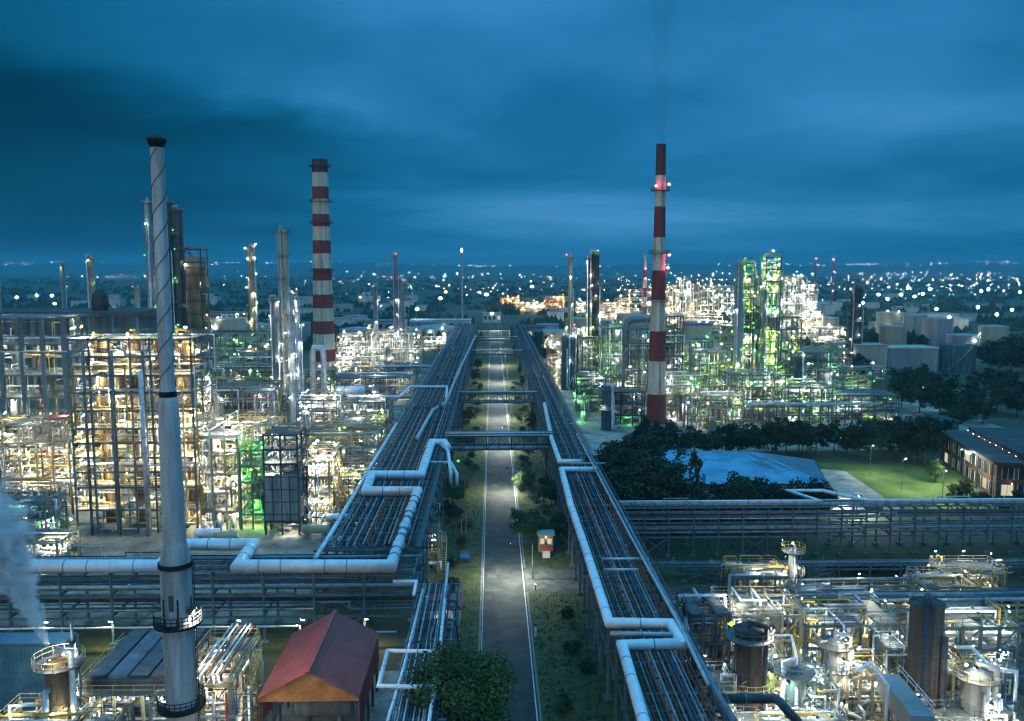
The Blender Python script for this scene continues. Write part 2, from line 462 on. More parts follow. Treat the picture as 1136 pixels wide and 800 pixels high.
def column(label, x, y, h, rad, m='vessel_grey', plats=4, colors=('white',), cat='column', name='distillation_column', group=None, seed=0,
           z0=0, pipem='pipe_silver', lamps=None, skirt=True, lr=.22, taper=None, flat=False):
    """process column: skirt, shell with rings, round platforms with rails, ladder, overhead pipe, lamps"""
    r = random.Random(seed * 77 + 3)
    t = thing(name, label, cat, (x, y, z0), 0, group)
    r1 = rad; prof = []
    if skirt: prof += [(rad * 1.12, 0), (rad * 1.12, .3), (rad, .5)]
    else: prof += [(0, 0), (rad, 0)]
    if taper:
        f, r2 = taper; prof += [(rad, h * f), (r2, h * f + 1.5)]; r1 = r2
    n = max(3, int(h / 5))
    zlast = prof[-1][1]
    for i in range(1, n):
        z = zlast + (h - r1 - zlast) * i / n
        prof += [(r1, z - .08), (r1 * 1.04, z - .05), (r1 * 1.04, z + .05), (r1, z + .08)]
    if flat: prof += [(r1, h - .4), (r1 * 1.05, h - .38), (r1 * 1.05, h), (r1 * .9, h + .05), (0, h + .12)]
    else: prof += [(r1, h - r1 * .8), (r1 * .85, h - r1 * .35), (r1 * .5, h - r1 * .08), (0, h)]
    part('shell', MB().lathe(prof, 22), m, t, False)
    def rad_at(z): return rad if (not taper or z < h * taper[0]) else taper[1]
    zs = [h * (i + 1) / (plats + .15) for i in range(plats)]
    zs = [min(z, h - r1 * .6) for z in zs]
    for i, z in enumerate(zs):
        rr = rad_at(z); a0 = r.uniform(0, 6.28); a1 = a0 + (6.283 if i == plats - 1 else r.uniform(3.2, 5.2)); ro = rr + 1.15
        b = MB(); full = i == plats - 1
        a1 = a0 + 6.2831 if full else a1
        b.lathe([(rr + .02, z), (ro, z), (ro, z + .1), (rr + .02, z + .1)], 18, a0=a0, a1=a1)
        p = part('platform', b, 'grating', t)
        b = MB(); nn = 14
        pts = [(ro * math.cos(a0 + (a1 - a0) * k / nn), ro * math.sin(a0 + (a1 - a0) * k / nn), z + .1) for k in range(nn + 1)]
        for k in range(nn):
            for hh in (.6, 1.15): b.beam((pts[k][0], pts[k][1], z + hh), (pts[k + 1][0], pts[k + 1][1], z + hh), .06)
            b.beam(pts[k], (pts[k][0], pts[k][1], z + 1.2), .06)
        part('handrail', b, r.choice(['steel_yellow', 'steel_blue', 'steel_cream']), p)
    a = r.uniform(3.6, 5.8); b = MB()
    lx, ly = math.cos(a), math.sin(a); R0 = rad + .55
    for s in (-.25, .25): b.beam((lx * R0 - ly * s, ly * R0 + lx * s, .3), (lx * R0 - ly * s, ly * R0 + lx * s, h - r1), .06)
    for k in range(int(h / .9)):
        z = .6 + k * .9
        if z < h - r1: b.beam((lx * R0 - ly * .25, ly * R0 + lx * .25, z), (lx * R0 + ly * .25, ly * R0 - lx * .25, z), .05)
    part('ladder', b, 'steel_blue', t)
    for q in range(2 if rad > .9 else 1):
        a = r.uniform(3.3, 6.1) + q; k = rad + r.uniform(.35, .6); pr = rad * r.uniform(.14, .24)
        px, py = math.cos(a) * k, math.sin(a) * k
        b = MB().tube([(0, 0, h - .2), (0, 0, h + .7), (px, py, h + .7), (px, py, r.uniform(.5, h * .4)), (px * 2.4, py * 2.4, r.uniform(.5, h * .4))] if q == 0 else
                      [(px * .7, py * .7, h * .75), (px, py, h * .75), (px, py, 1.5), (px * 2.2, py * 2.2, 1.5)], pr, 8)
        part('overhead_pipe' if q == 0 else 'side_pipe', b, pipem, t, True)
    nl = plats * 2 if lamps is None else lamps
    for k in range(nl if plats else 0):
        z = zs[k % plats]; an = r.uniform(3.0, 6.4); ro = rad_at(z) + 1.0
        cc = r.choice(colors); pp = (ro * math.cos(an), ro * math.sin(an), z + r.choice([2.0, 1.6, -.4]))
        if r.random() < .5 or cc == 'red': lamp(t, pp, cc, lr * (1.9 if cc in ('green', 'lime') else .85))
        else: flood(t, pp, cc, lr * 1.7, 'down')
    return t

def drum(label, x, y, z, l, rad, m='vessel_cream', axis='x', group=None, name='horizontal_drum', cat='drum', legs=True):
    t = thing(name, label, cat, (x, y, z), 0, group)
    c = (0, 0, rad + 1.0)
    part('shell', MB().hlathe([(0, -l / 2 - rad * .5), (rad * .6, -l / 2 - rad * .4), (rad, -l / 2), (rad, l / 2), (rad * .6, l / 2 + rad * .4), (0, l / 2 + rad * .5)], c, axis, 18), m, t, True)
    for s in (-.32, .32):
        b = MB()
        if axis == 'x': b.box(l * s - .2, l * s + .2, -rad * .85, rad * .85, 0, 1.0 + rad * .35)
        else: b.box(-rad * .85, rad * .85, l * s - .2, l * s + .2, 0, 1.0 + rad * .35)
        part('saddle', b, 'concrete', t)
    for s in (-.2, .25):
        b = MB(); p = (l * s, 0, rad * 2 + .9) if axis == 'x' else (0, l * s, rad * 2 + .9)
        b.tube([p, (p[0], p[1], p[2] + 1.2), (p[0], p[1] + 1.5, p[2] + 1.2)], .16, 7)
        part('nozzle_pipe', b, 'pipe_silver', t, True)
    return t

def tank(label, x, y, rad, h, m='tank_beige', group=None, lamps=0, seed=0, cone=.12):
    t = thing('storage_tank', label, 'tank', (x, y, 0), 0, group)
    prof = [(rad * 1.02, 0), (rad * 1.02, .3), (rad, .32)]
    for i in range(1, 5): z = h * i / 5; prof += [(rad, z - .06), (rad * 1.006, z), (rad, z + .06)]
    prof += [(rad, h), (rad * 1.012, h), (rad * 1.012, h + .25)]
    part('shell', MB().lathe(prof, 40), m, t)
    part('roof', MB().lathe([(rad * 1.012, h + .25), (rad * .5, h + .25 + cone * rad * .6), (0, h + .25 + cone * rad)], 40), m, t)
    b = MB(); n = 26; ro = rad * .98
    for k in range(n):
        a, c = 6.283 * k / n, 6.283 * (k + 1) / n
        for hh in (.8, 1.3): b.beam((ro * math.cos(a), ro * math.sin(a), h + hh), (ro * math.cos(c), ro * math.sin(c), h + hh), .08)
        b.beam((ro * math.cos(a), ro * math.sin(a), h), (ro * math.cos(a), ro * math.sin(a), h + 1.3), .08)
    part('handrail', b, 'steel_blue', t)
    b = MB(); n = 22; rs = rad + .6
    a0 = 3.4 + seed
    for k in range(n):
        a = a0 + 1.3 * k / n; c = a0 + 1.3 * (k + 1) / n
        b.beam((rs * math.cos(a), rs * math.sin(a), h * k / n + .2), (rs * math.cos(c), rs * math.sin(c), h * (k + 1) / n + .2), .9, .15)
        b.beam((rs * 1.03 * math.cos(a), rs * 1.03 * math.sin(a), h * k / n + 1.2), (rs * 1.03 * math.cos(c), rs * 1.03 * math.sin(c), h * (k + 1) / n + 1.2), .08)
    part('spiral_stair', b, 'steel_cream', t)
    for k in range(lamps):
        a = a0 + 1.3 * k / max(1, lamps); lamp(t, ((rad + 1) * math.cos(a), (rad + 1) * math.sin(a), h * (k + 1) / lamps + 1.5), 'white', .4)
    return t

# trees ---------------------------------------------------------------
_crowns = []
def crown_mesh(seed, n_cl, per, leaf, ell=(1, 1, .85), m='leaf'):
    r = random.Random(seed); b = MB()
    cl = []
    while len(cl) < n_cl:
        p = Vector((r.uniform(-1, 1), r.uniform(-1, 1), r.uniform(-1, 1)))
        if .25 < p.length < 1: cl.append(Vector((p.x * ell[0], p.y * ell[1], p.z * ell[2])) * r.uniform(.75, 1.05))
    for c in cl:
        cr = r.uniform(.20, .36)
        for k in range(per):
            q = Vector((r.gauss(0, 1), r.gauss(0, 1), r.gauss(0, 1))).normalized() * cr * (r.random() ** .45)
            q.z *= .75
            p = c + q; u = Vector((r.gauss(0, 1), r.gauss(0, 1), r.gauss(0, .6))).normalized(); v = u.orthogonal().normalized()
            v = (v + u.cross(v) * r.uniform(-1, 1)).normalized(); s = leaf * r.uniform(.6, 1.3)
            i = len(b.v)
            b.v += [tuple(p - u * s), tuple(p + v * s * .55), tuple(p + u * s), tuple(p - v * s * .55)]
            b._q((i, i + 1, i + 2, i + 3))
    return b.mesh('crown', m)
def trunk_mesh(seed, lean=.08):
    r = random.Random(seed); b = MB()
    b.lathe([(.055, 0), (.040, .1), (.032, .5), (.024, .9)], 8)
    for k in range(6):
        a = r.uniform(0, 6.28); z = r.uniform(.35, .8); l = r.uniform(.3, .6)
        b.tube([(0, 0, z), (math.cos(a) * l * .5, math.sin(a) * l * .5, z + l * .35), (math.cos(a) * l, math.sin(a) * l, z + l * .55)], .011, 5)
    return b.mesh('trunk', 'bark')
def make_trees():
    for s in range(5): _crowns.append((crown_mesh(s, 38 + s * 3, 58, .075, m='leaf' if s % 2 == 0 else 'leaf_mid'), trunk_mesh(s)))
    _crowns.append((crown_mesh(11, 34, 60, .085, ell=(.6, .6, 1.1), m='leaf'), trunk_mesh(11)))   # 5: tall narrow
    _crowns.append((crown_mesh(12, 40, 60, .085, m='leaf_pale_lit'), trunk_mesh(12)))             # 6: light
    _crowns.append((crown_mesh(13, 110, 150, .036, m='leaf_pale_lit'), trunk_mesh(13)))                   # 7: fine, for the near tree; lamp light put into its leaf colour
    _crowns.append((crown_mesh(14, 40, 80, .07, ell=(1, 1, .62), m='leaf_pale_lit'), trunk_mesh(14)))  # 8 light shrub
def tree(label, x, y, h, rad, k=0, group=None, name='broadleaf_tree', cat='tree', rz=0, z0=0, bush=False):
    t = thing(name, label, cat, (x, y, z0), rz, group)
    cm, tm = _crowns[k]
    ch = h * .44 if not bush else h * .5
    o = obj('crown', cm, t, (0, 0, h - ch * .95)); o.scale = (rad, rad, ch * 1.05)
    if not bush:
        o = obj('trunk', tm, t); o.scale = (rad * 1.4 if rad < 3 else rad, rad * 1.4 if rad < 3 else rad, h * .85)
    return t

def mast(label, x, y, h, c='white', n=2, group=None, r=.45, name='floodlight_mast', arm=0.0, cat='light mast', z0=0, base=.13):
    t = thing(name, label, cat, (x, y, z0), 0, group)
    part('pole', MB().lathe([(base, 0), (base * .9, h * .4), (base * .6, h)], 8), 'steel_blue', t)
    b = MB()
    if arm: b.tube([(0, 0, h - .1), (arm * .6, 0, h + .35), (arm, 0, h + .3)], .05, 6)
    else: b.box(-.9, .9, -.08, .08, h - .1, h + .1)
    part('arm' if arm else 'crossbar', b, 'steel_blue', t)
    for k in range(n):
        px = arm if arm else (-.7 + 1.4 * k / max(1, n - 1) if n > 1 else 0)
        if arm: part('lamp_housing', MB().box(px - .35, px + .35, -.16, .16, h + .2, h + .33), 'steel_dark', t)
        if c in ('street', 'lawn'): flood(t, (px, 0, h + .12), c, r, 'down', 'lamp')
        else: lamp(t, (px, -.1, h + .1 if arm else h + .35), c, r)
    return t

# pipe racks -------------------------------------------------------------
def rack(label, x0, x1, y0, y1, levels, bay, axis='y', steel='steel_blue', walk=None, ncol=2, name='pipe_rack', cs=.32, top_beam=True, trestle=True):
    """axis 'y': runs along the road; 'x': runs across. portals every bay, beams between, handrailed walkway"""
    t = thing(name, label, 'pipe rack', (0, 0, 0))
    top = levels[-1]
    a0, a1, b0, b1 = (x0, x1, y0, y1) if axis == 'y' else (y0, y1, x0, x1)     # a: across the rack, b: along it
    def P(a, b, z): return (a, b, z) if axis == 'y' else (b, a, z)
    def bx(m, aa, ab, ba, bb, za, zb):
        if axis == 'y': m.box(aa, ab, ba, bb, za, zb)
        else: m.box(ba, bb, aa, ab, za, zb)
    m = MB(); W = a1 - a0
    for k in range(ncol):
        a = a0 + .3 + (W - .6) * k / (ncol - 1)
        bx(m, a - cs / 2, a + cs / 2, -cs / 2, cs / 2, 0, top - .02)
        bx(m, a - .45, a + .45, -.45, .45, 0, .45)
    for z in levels: bx(m, a0 - .2, a1 + .2, -cs * .42, cs * .42, z - .32, z)
    pm = m.mesh('portal', steel)
    n = max(1, round((b1 - b0) / bay))
    for k in range(n + 1):
        b = b0 + (b1 - b0) * k / n
        obj('portal', pm, t, P(0, b, 0))
    for z in levels:
        for a in (a0 + .3, a1 - .3):
            m = MB(); bx(m, a - .11, a + .11, b0, b1, z - .62, z - .33); part('edge_beam', m, steel, t)
    for k in range(n):
        if k % 4 == 1:
            ba, bb = b0 + (b1 - b0) * k / n, b0 + (b1 - b0) * (k + 1) / n
            for a in (a0 + .3, a1 - .3): part('brace', MB().beam(P(a, ba, .4), P(a, bb, levels[0] - .5), .16), steel, t); part('brace', MB().beam(P(a + .17, bb, .4), P(a + .17, ba, levels[0] - .5), .16), steel, t)
    m = MB(); bx(m, a0 + .2, a1 - .2, -.07, .07, top - .2, top - .02)              # light cross bearers between the portals
    bm_ = m.mesh('bearer', 'steel_dark')
    for k in range(n): obj('bearer', bm_, t, P(0, b0 + (b1 - b0) * (k + .5) / n, 0))

    if walk:
        wa, wb = walk; m = MB(); bx(m, wa, wb, b0, b1, top + .25, top + .32); part('walkway', m, 'grating', t)
        m = MB()
        rail_mb(m, [P(wa, b0, top + .3), P(wa, b1, top + .3)], t=.06); rail_mb(m, [P(wb, b0, top + .3), P(wb, b1, top + .3)], t=.06)
        part('handrail', m, 'steel_blue', t)
    return t

PIPE_WORD = {'pipe_grey': 'dull grey', 'pipe_silver': 'silver clad', 'pipe_white': 'white', 'pipe_dark': 'dark', 'pipe_rust': 'rust brown', 'steel_blue': 'blue-grey', 'pipe_green': 'green'}
def rack_pipes(where, x0, x1, y0, y1, z, n, axis='y', seed=0, jogs=1.0, ms=('pipe_grey', 'pipe_silver', 'pipe_dark', 'pipe_grey', 'pipe_rust', 'pipe_dark', 'pipe_grey'),
               rr=(.09, .34), order='from left', group=None, lowlvl=None):
    """parallel pipes packed across a rack, many with a jog or an expansion loop; each pipe a thing"""
    r = random.Random(seed)
    a0, a1, b0, b1 = (x0, x1, y0, y1) if axis == 'y' else (y0, y1, x0, x1)
    def P(a, b, z): return (a, b, z) if axis == 'y' else (b, a, z)
    w = (a1 - a0) / n
    jy = [r.uniform(b0 + 8, b1 - 8) for _ in range(4)]
    for i in range(n):
        rad = min(r.choice([r.uniform(rr[0], rr[1] * .55)] * 2 + [r.uniform(rr[0], rr[1])]), w * .46); a = a0 + w * (i + .5) + r.uniform(-1, 1) * max(0, w * .46 - rad)
        m = r.choice(ms)
        s = b0 - r.uniform(0, 1.5) ; e = b1 + r.uniform(0, 1.5)
        if r.random() < .2: e = r.uniform(b0 + (b1 - b0) * .5, b1)
        pts = [P(a, s, z + rad)]
        for j in jy:
            if s + 8 < j < e - 8 and r.random() < .55 * jogs:
                up_ = r.choice([.9, 1.3, 1.7]) + rad; off = r.choice([-1, 1]) * r.uniform(.2, .9)
                jj = j + r.uniform(-2, 2) + i * .12; ll = r.uniform(2.5, 6)
                zz = pts[-1][2]
                if r.random() < .6:                                              # raised loop
                    pts += [P(a, jj, zz), P(a, jj, zz + up_), P(a, jj + ll, zz + up_), P(a, jj + ll, zz)]
                else:                                                            # step aside
                    pts += [P(a, jj, zz), P(a, jj, zz + up_ * .5), P(a + off, jj + .2, zz + up_ * .5), P(a + off, jj + ll, zz + up_ * .5), P(a, jj + ll + .2, zz + up_ * .5), P(a, jj + ll + .2, zz)]
        ends = [p for p in pts]
        # keep the run ordered along the rack
        out = [ends[0]]; key = 1 if axis == 'y' else 0
        for p in ends[1:]:
            if p[key] >= out[-1][key] - .01: out.append(p)
        out.append(P(a, e, out[-1][2]))
        size = 'thin' if rad < .14 else ('medium' if rad < .24 else 'thick')
        pb = MB().tube(out, rad, 8)
        for p, q in zip(out[:-1], out[1:]):                        # flange pairs, and here and there a valve with its handwheel
            p, q = Vector(p), Vector(q); LL = (q - p).length
            if LL < 12: continue
            d_ = (q - p) / LL; s_ = r.uniform(4, 20)
            while s_ < min(LL - 2, 260):
                c_ = p + d_ * s_; pb.tube([c_ - d_ * .11, c_ + d_ * .11], rad * 1.55, 8)
                if r.random() < .22:
                    c2_ = c_ + d_ * .5; pb.tube([c2_, c2_ + d_ * .45], rad * 1.7, 8); pb.beam(c2_ + d_ * .2, c2_ + d_ * .2 + Vector((0, 0, rad * 1.5 + .45)), .07)
                    pb.tube([c2_ + d_ * .2 + Vector((0, 0, rad * 1.5 + .42)), c2_ + d_ * .2 + Vector((0, 0, rad * 1.5 + .47))], .24, 8)
                s_ += r.uniform(14, 42)
        single('pipe', pb, m, f"{size} {PIPE_WORD.get(m, 'grey')} pipe {ORD[i]} {order} {where}", 'pipe', group or f'pipes {where}', True)

def pipe(label, pts, r, m='pipe_white', n=12, group=None, name='pipe', rings=True):
    """one big insulated pipe with clamp rings at the joints of its cladding"""
    b = MB().tube(pts, r, n)
    if rings:
        for p, q in zip(pts[:-1], pts[1:]):
            p, q = Vector(p), Vector(q); L_ = (q - p).length; k = int(L_ / 3.0); d = (q - p).normalized() if L_ > 0 else None
            for i in range(1, k):
                c = p.lerp(q, i / k); b.tube([c - d * .06, c + d * .06], r * 1.05, n, 1 if i % 3 else 0)
    return single(name, b, [m, 'pipe_grey'], label, 'pipe', group, True)
def PX(px, Y): return D(px, 400, Y).x
def PZ(py, Y, px=568): return D(px, py, Y).z

# ------------------------------------------------------------------ world, sun, view
w = bpy.data.worlds.new('World'); sc.world = w; w.use_nodes = True
nt = w.node_tree; N = nt.nodes; L = nt.links
SUN_EL, SUN_AZ = 4.0, 205.0       # afterglow behind the camera, a little to the left (compass from +Y)
sky = N.new('ShaderNodeTexSky'); sky.sky_type = 'NISHITA'; sky.sun_disc = False
sky.sun_elevation = R(SUN_EL); sky.sun_rotation = R(SUN_AZ); sky.ozone_density = 4.0; sky.air_density = 1.4; sky.dust_density = .6
tint = N.new('ShaderNodeMixRGB'); tint.blend_type = 'MULTIPLY'; tint.inputs[0].default_value = 1; tint.inputs[2].default_value = SKY_TINT
L.new(sky.outputs[0], tint.inputs[1])
tc = N.new('ShaderNodeTexCoord'); sx = N.new('ShaderNodeSeparateXYZ'); L.new(tc.outputs['Generated'], sx.inputs[0])
ad = N.new('ShaderNodeMath'); ad.operation = 'ADD'; ad.inputs[1].default_value = .10; L.new(sx.outputs[2], ad.inputs[0])
mxz = N.new('ShaderNodeMath'); mxz.operation = 'MAXIMUM'; mxz.inputs[1].default_value = .06; L.new(ad.outputs[0], mxz.inputs[0])
dx = N.new('ShaderNodeMath'); dx.operation = 'DIVIDE'; L.new(sx.outputs[0], dx.inputs[0]); L.new(mxz.outputs[0], dx.inputs[1])
dy = N.new('ShaderNodeMath'); dy.operation = 'DIVIDE'; L.new(sx.outputs[1], dy.inputs[0]); L.new(mxz.outputs[0], dy.inputs[1])
cb = N.new('ShaderNodeCombineXYZ'); L.new(dx.outputs[0], cb.inputs[0]); L.new(dy.outputs[0], cb.inputs[1])
mp = N.new('ShaderNodeMapping'); mp.inputs['Scale'].default_value = (.30, .34, 1); mp.inputs['Location'].default_value = CLOUD_OFF; mp.inputs['Rotation'].default_value = (0, 0, R(-32))
L.new(cb.outputs[0], mp.inputs[0])
n1 = N.new('ShaderNodeTexNoise'); n1.inputs['Scale'].default_value = 1.3; n1.inputs['Detail'].default_value = 7; n1.inputs['Roughness'].default_value = .52; n1.inputs['Distortion'].default_value = .35
L.new(mp.outputs[0], n1.inputs['Vector'])
cr = N.new('ShaderNodeValToRGB'); cr.color_ramp.elements[0].position = .34; cr.color_ramp.elements[1].position = .74
cr.color_ramp.elements[0].color = (.66, .69, .72, 1); cr.color_ramp.elements[1].color = (1.7, 1.6, 1.5, 1)
L.new(n1.outputs['Fac'], cr.inputs[0])
# a bank of thick dusk cloud lies to the left of the road's axis
bank = N.new('ShaderNodeValToRGB'); n2 = N.new('ShaderNodeTexNoise'); n2.inputs['Scale'].default_value = 2.0; n2.inputs['Detail'].default_value = 5; L.new(mp.outputs[0], n2.inputs['Vector'])
ma = N.new('ShaderNodeMath'); ma.operation = 'MULTIPLY_ADD'; ma.inputs[1].default_value = .35; L.new(n2.outputs['Fac'], ma.inputs[0]); L.new(sx.outputs[0], ma.inputs[2])
sb = N.new('ShaderNodeMath'); sb.operation = 'ADD'; sb.inputs[1].default_value = .5 - .175; L.new(ma.outputs[0], sb.inputs[0]); L.new(sb.outputs[0], bank.inputs[0])
B_ = bank.color_ramp.elements; bank.color_ramp.interpolation = 'B_SPLINE'
B_[0].position = -.0; B_[0].color = (.30, .30, .30, 1); B_[1].position = 1.0; B_[1].color = (.76, .76, .76, 1)
for p_, v_ in ((.20, .60), (.40, 1.10), (.58, 1.62), (.74, 1.75), (.88, 1.15)): B_.new(p_).color = (v_, v_, v_, 1)
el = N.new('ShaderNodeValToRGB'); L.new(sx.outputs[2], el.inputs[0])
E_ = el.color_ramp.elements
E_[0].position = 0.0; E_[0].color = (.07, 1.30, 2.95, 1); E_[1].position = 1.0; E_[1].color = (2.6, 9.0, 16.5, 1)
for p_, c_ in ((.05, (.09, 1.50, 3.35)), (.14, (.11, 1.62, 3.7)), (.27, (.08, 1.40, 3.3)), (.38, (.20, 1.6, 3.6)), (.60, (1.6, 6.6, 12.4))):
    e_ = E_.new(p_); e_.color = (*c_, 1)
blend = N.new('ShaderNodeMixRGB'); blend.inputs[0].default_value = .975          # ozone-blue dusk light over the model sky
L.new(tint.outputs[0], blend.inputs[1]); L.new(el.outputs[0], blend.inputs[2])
cl = N.new('ShaderNodeMixRGB'); cl.blend_type = 'MULTIPLY'; cl.inputs[0].default_value = 1
L.new(blend.outputs[0], cl.inputs[1]); L.new(cr.outputs[0], cl.inputs[2])
c2 = N.new('ShaderNodeMixRGB'); c2.blend_type = 'MULTIPLY'; c2.inputs[0].default_value = 1
L.new(cl.outputs[0], c2.inputs[1]); L.new(bank.outputs[0], c2.inputs[2])
# a long dark cloud streak low over the left of the plain
def MM(op, a, b_=None, c_=None):
    q = N.new('ShaderNodeMath'); q.operation = op
    for i_, v_ in enumerate((a, b_, c_)):
        if v_ is None: continue
        if isinstance(v_, (int, float)): q.inputs[i_].default_value = v_
        else: L.new(v_, q.inputs[i_])
    return q.outputs[0]
nz = N.new('ShaderNodeTexNoise'); nz.inputs['Scale'].default_value = 5.0; nz.inputs['Detail'].default_value = 7
mz = N.new('ShaderNodeMapping'); mz.inputs['Scale'].default_value = (1, 1, 3.5); L.new(tc.outputs['Generated'], mz.inputs[0]); L.new(mz.outputs[0], nz.inputs['Vector'])
uu = MM('SUBTRACT', sx.outputs[2], MM('MULTIPLY_ADD', sx.outputs[0], -.09, .108))
uu = MM('ADD', uu, MM('MULTIPLY', MM('SUBTRACT', nz.outputs['Fac'], .5), .12))
ga = N.new('ShaderNodeMapRange'); ga.interpolation_type = 'SMOOTHSTEP'; ga.inputs['From Min'].default_value = .075; ga.inputs['From Max'].default_value = .0; L.new(uu, ga.inputs['Value']); ga_ = ga.outputs[0]
fx_ = N.new('ShaderNodeMapRange'); fx_.interpolation_type = 'SMOOTHSTEP'; fx_.inputs['From Min'].default_value = .06; fx_.inputs['From Max'].default_value = -.38; L.new(MM('ADD', sx.outputs[0], MM('MULTIPLY', MM('SUBTRACT', nz.outputs['Fac'], .5), .25)), fx_.inputs['Value'])
gs_ = MM('EXPONENT', MM('MULTIPLY', MM('MULTIPLY', uu, uu), -1 / (2 * .020 ** 2)))
fy_ = N.new('ShaderNodeMapRange'); fy_.interpolation_type = 'SMOOTHSTEP'; fy_.inputs['From Min'].default_value = .07; fy_.inputs['From Max'].default_value = -.22; L.new(sx.outputs[0], fy_.inputs['Value'])
dk = MM('MULTIPLY', MM('SUBTRACT', 1.0, MM('MULTIPLY', MM('MULTIPLY', ga_, fx_.outputs[0]), .48)), MM('SUBTRACT', 1.0, MM('MULTIPLY', MM('MULTIPLY', gs_, fy_.outputs[0]), .30)))
c3 = N.new('ShaderNodeMixRGB'); c3.blend_type = 'MULTIPLY'; c3.inputs[0].default_value = 1
L.new(c2.outputs[0], c3.inputs[1]); L.new(dk, c3.inputs[2])
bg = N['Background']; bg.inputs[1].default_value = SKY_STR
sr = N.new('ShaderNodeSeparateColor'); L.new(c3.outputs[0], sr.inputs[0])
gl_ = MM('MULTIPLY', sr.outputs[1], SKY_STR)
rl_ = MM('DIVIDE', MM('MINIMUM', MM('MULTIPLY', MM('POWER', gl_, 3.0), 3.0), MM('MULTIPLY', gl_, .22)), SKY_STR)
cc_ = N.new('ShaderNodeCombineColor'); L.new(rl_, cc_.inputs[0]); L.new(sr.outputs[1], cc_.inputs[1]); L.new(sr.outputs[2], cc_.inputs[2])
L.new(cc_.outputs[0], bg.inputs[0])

sl = bpy.data.lights.new('sun', 'SUN'); sl.energy = SUN_STR; sl.angle = R(25); sl.color = (1.0, .90, .76)
so = bpy.data.objects.new('sun', sl); COL.objects.link(so)
sd = Vector((math.sin(R(SUN_AZ)) * math.cos(R(SUN_EL)), math.cos(R(SUN_AZ)) * math.cos(R(SUN_EL)), math.sin(R(SUN_EL))))
so.rotation_euler = (-sd).to_track_quat('-Z', 'Y').to_euler()

vs = sc.view_settings
sc.display_settings.display_device = 'sRGB'
vs.view_transform = 'Standard'; vs.look = 'None'; vs.gamma = 1; vs.use_curve_mapping = False; vs.exposure = EXPO
cy = sc.cycles
cy.use_denoising = True; cy.denoiser = 'OPENIMAGEDENOISE'; cy.denoising_input_passes = 'RGB_ALBEDO_NORMAL'; cy.denoising_prefilter = 'ACCURATE'
cy.max_bounces = 4; cy.diffuse_bounces = 2; cy.glossy_bounces = 2; cy.transmission_bounces = 2; cy.volume_bounces = 1; cy.transparent_max_bounces = 6
cy.sample_clamp_indirect = 3.0; cy.sample_clamp_direct = 0; cy.caustics_reflective = False; cy.caustics_refractive = False
cy.use_light_tree = True; cy.use_adaptive_sampling = True; cy.adaptive_threshold = .02
cy.filter_width = 1.25

# ------------------------------------------------------------------ ground
def zone(name, pts, z, m):
    return struct(name, MB().poly([(p[0], p[1], z) for p in pts]), m)
def rect(x0, x1, y0, y1): return [(x0, y0), (x1, y0), (x1, y1), (x0, y1)]
gm = mat('ground_soil', (.05, .065, .035), .95, 0, .5, .05, col2=(.055, .048, .03), bump=.3)
b = MB()
xs = [-12000, -3000, -900, -300, 0, 300, 900, 3000, 12000]; ys = [-300, 0, 200, 500, 1000, 2500, 6000, 13000]
for y in ys:
    for x in xs: b.v.append((x, y, 0))
for j in range(len(ys) - 1):
    for i in range(len(xs) - 1):
        a = j * len(xs) + i; b._q((a, a + 1, a + 1 + len(xs), a + len(xs)))
struct('ground', b, gm)
# far low hills behind the town
b = MB(); n = 90; rows = []
hr = random.Random(5)
ph = [hr.uniform(0, 6.28) for _ in range(6)]
for k, (yy, fz) in enumerate(((7600, 0), (8600, .55), (9800, 1.0), (11800, .9))):
    for i in range(n + 1):
        x = -9500 + 19000 * i / n
        hz = 80 + 12 * math.sin(x * .0006 + ph[0]) + 8 * math.sin(x * .0017 + ph[1]) + 4 * math.sin(x * .005 + ph[2])
        b.v.append((x, yy + 200 * math.sin(x * .001 + k), max(.02, hz * fz) if fz else -.5))
for j in range(3):
    for i in range(n):
        a = j * (n + 1) + i; b._q((a, a + 1, a + n + 2, a + n + 1))
struct('hills', b, gm, True)

RX0, RX1 = -1.85, 5.65
zone('verge_grass', rect(-10.5, RX0 - .35, 40, 800), .004, 'grass')
zone('verge_grass', rect(RX1 + .35, 24, 40, 800), .004, 'grass')
struct('road', MB().box(RX0, RX1, 30, 820, -.2, .012), 'asphalt')
kb = MB()
for x in (RX0 - .3, RX1): kb.box(x, x + .3, 30, 139.4, -.1, .13).box(x, x + .3, 151.6 if x > 0 else 139.4, 820, -.1, .13)
struct('kerb', kb, 'kerb')
pr_ = random.Random(4); b = MB(); c = MB()
for k in range(46):
    y = pr_.uniform(62, 420); x = pr_.uniform(RX0 + .3, RX1 - 2.2); w_, l_ = pr_.uniform(.8, 3.0), pr_.uniform(1.2, 9)
    (b if k % 2 else c).poly([(x, y, .0145 + k * .00004), (min(RX1 - .5, x + w_), y + .1, .0145 + k * .00004), (min(RX1 - .5, x + w_), y + l_, .0145 + k * .00004), (x + .05, y + l_, .0145 + k * .00004)])
struct('road_patches', b, mat('asphalt_new', (.042, .043, .046), .85, 0, .3, .6)); struct('road_patches', c, mat('asphalt_worn', (.082, .082, .078), .9, 0, .4, .6))
b = MB()
for x, w_ in ((RX0 + .14, .09), (RX1 - .36, .15)): b.poly([(x, 30, .018), (x + w_, 30, .018), (x + w_, 820, .018), (x, 820, .018)])
struct('road_markings', b, 'line_paint')
zone('side_road', [(RX1 + .05, 139.5), (22, 141), (22, 150), (RX1 + .05, 151.5)], .010, 'asphalt_worn')
zone('concrete_pad', rect(-150, -29, 128, 460), .008, 'pad')
zone('concrete_pad', rect(25, 175, 250, 460), .008, 'pad')
zone('concrete_pad', rect(25, 105, 66, 131), .008, 'pad_dark')
zone('concrete_pad', rect(-68, -27, 60, 101), .008, 'pad')
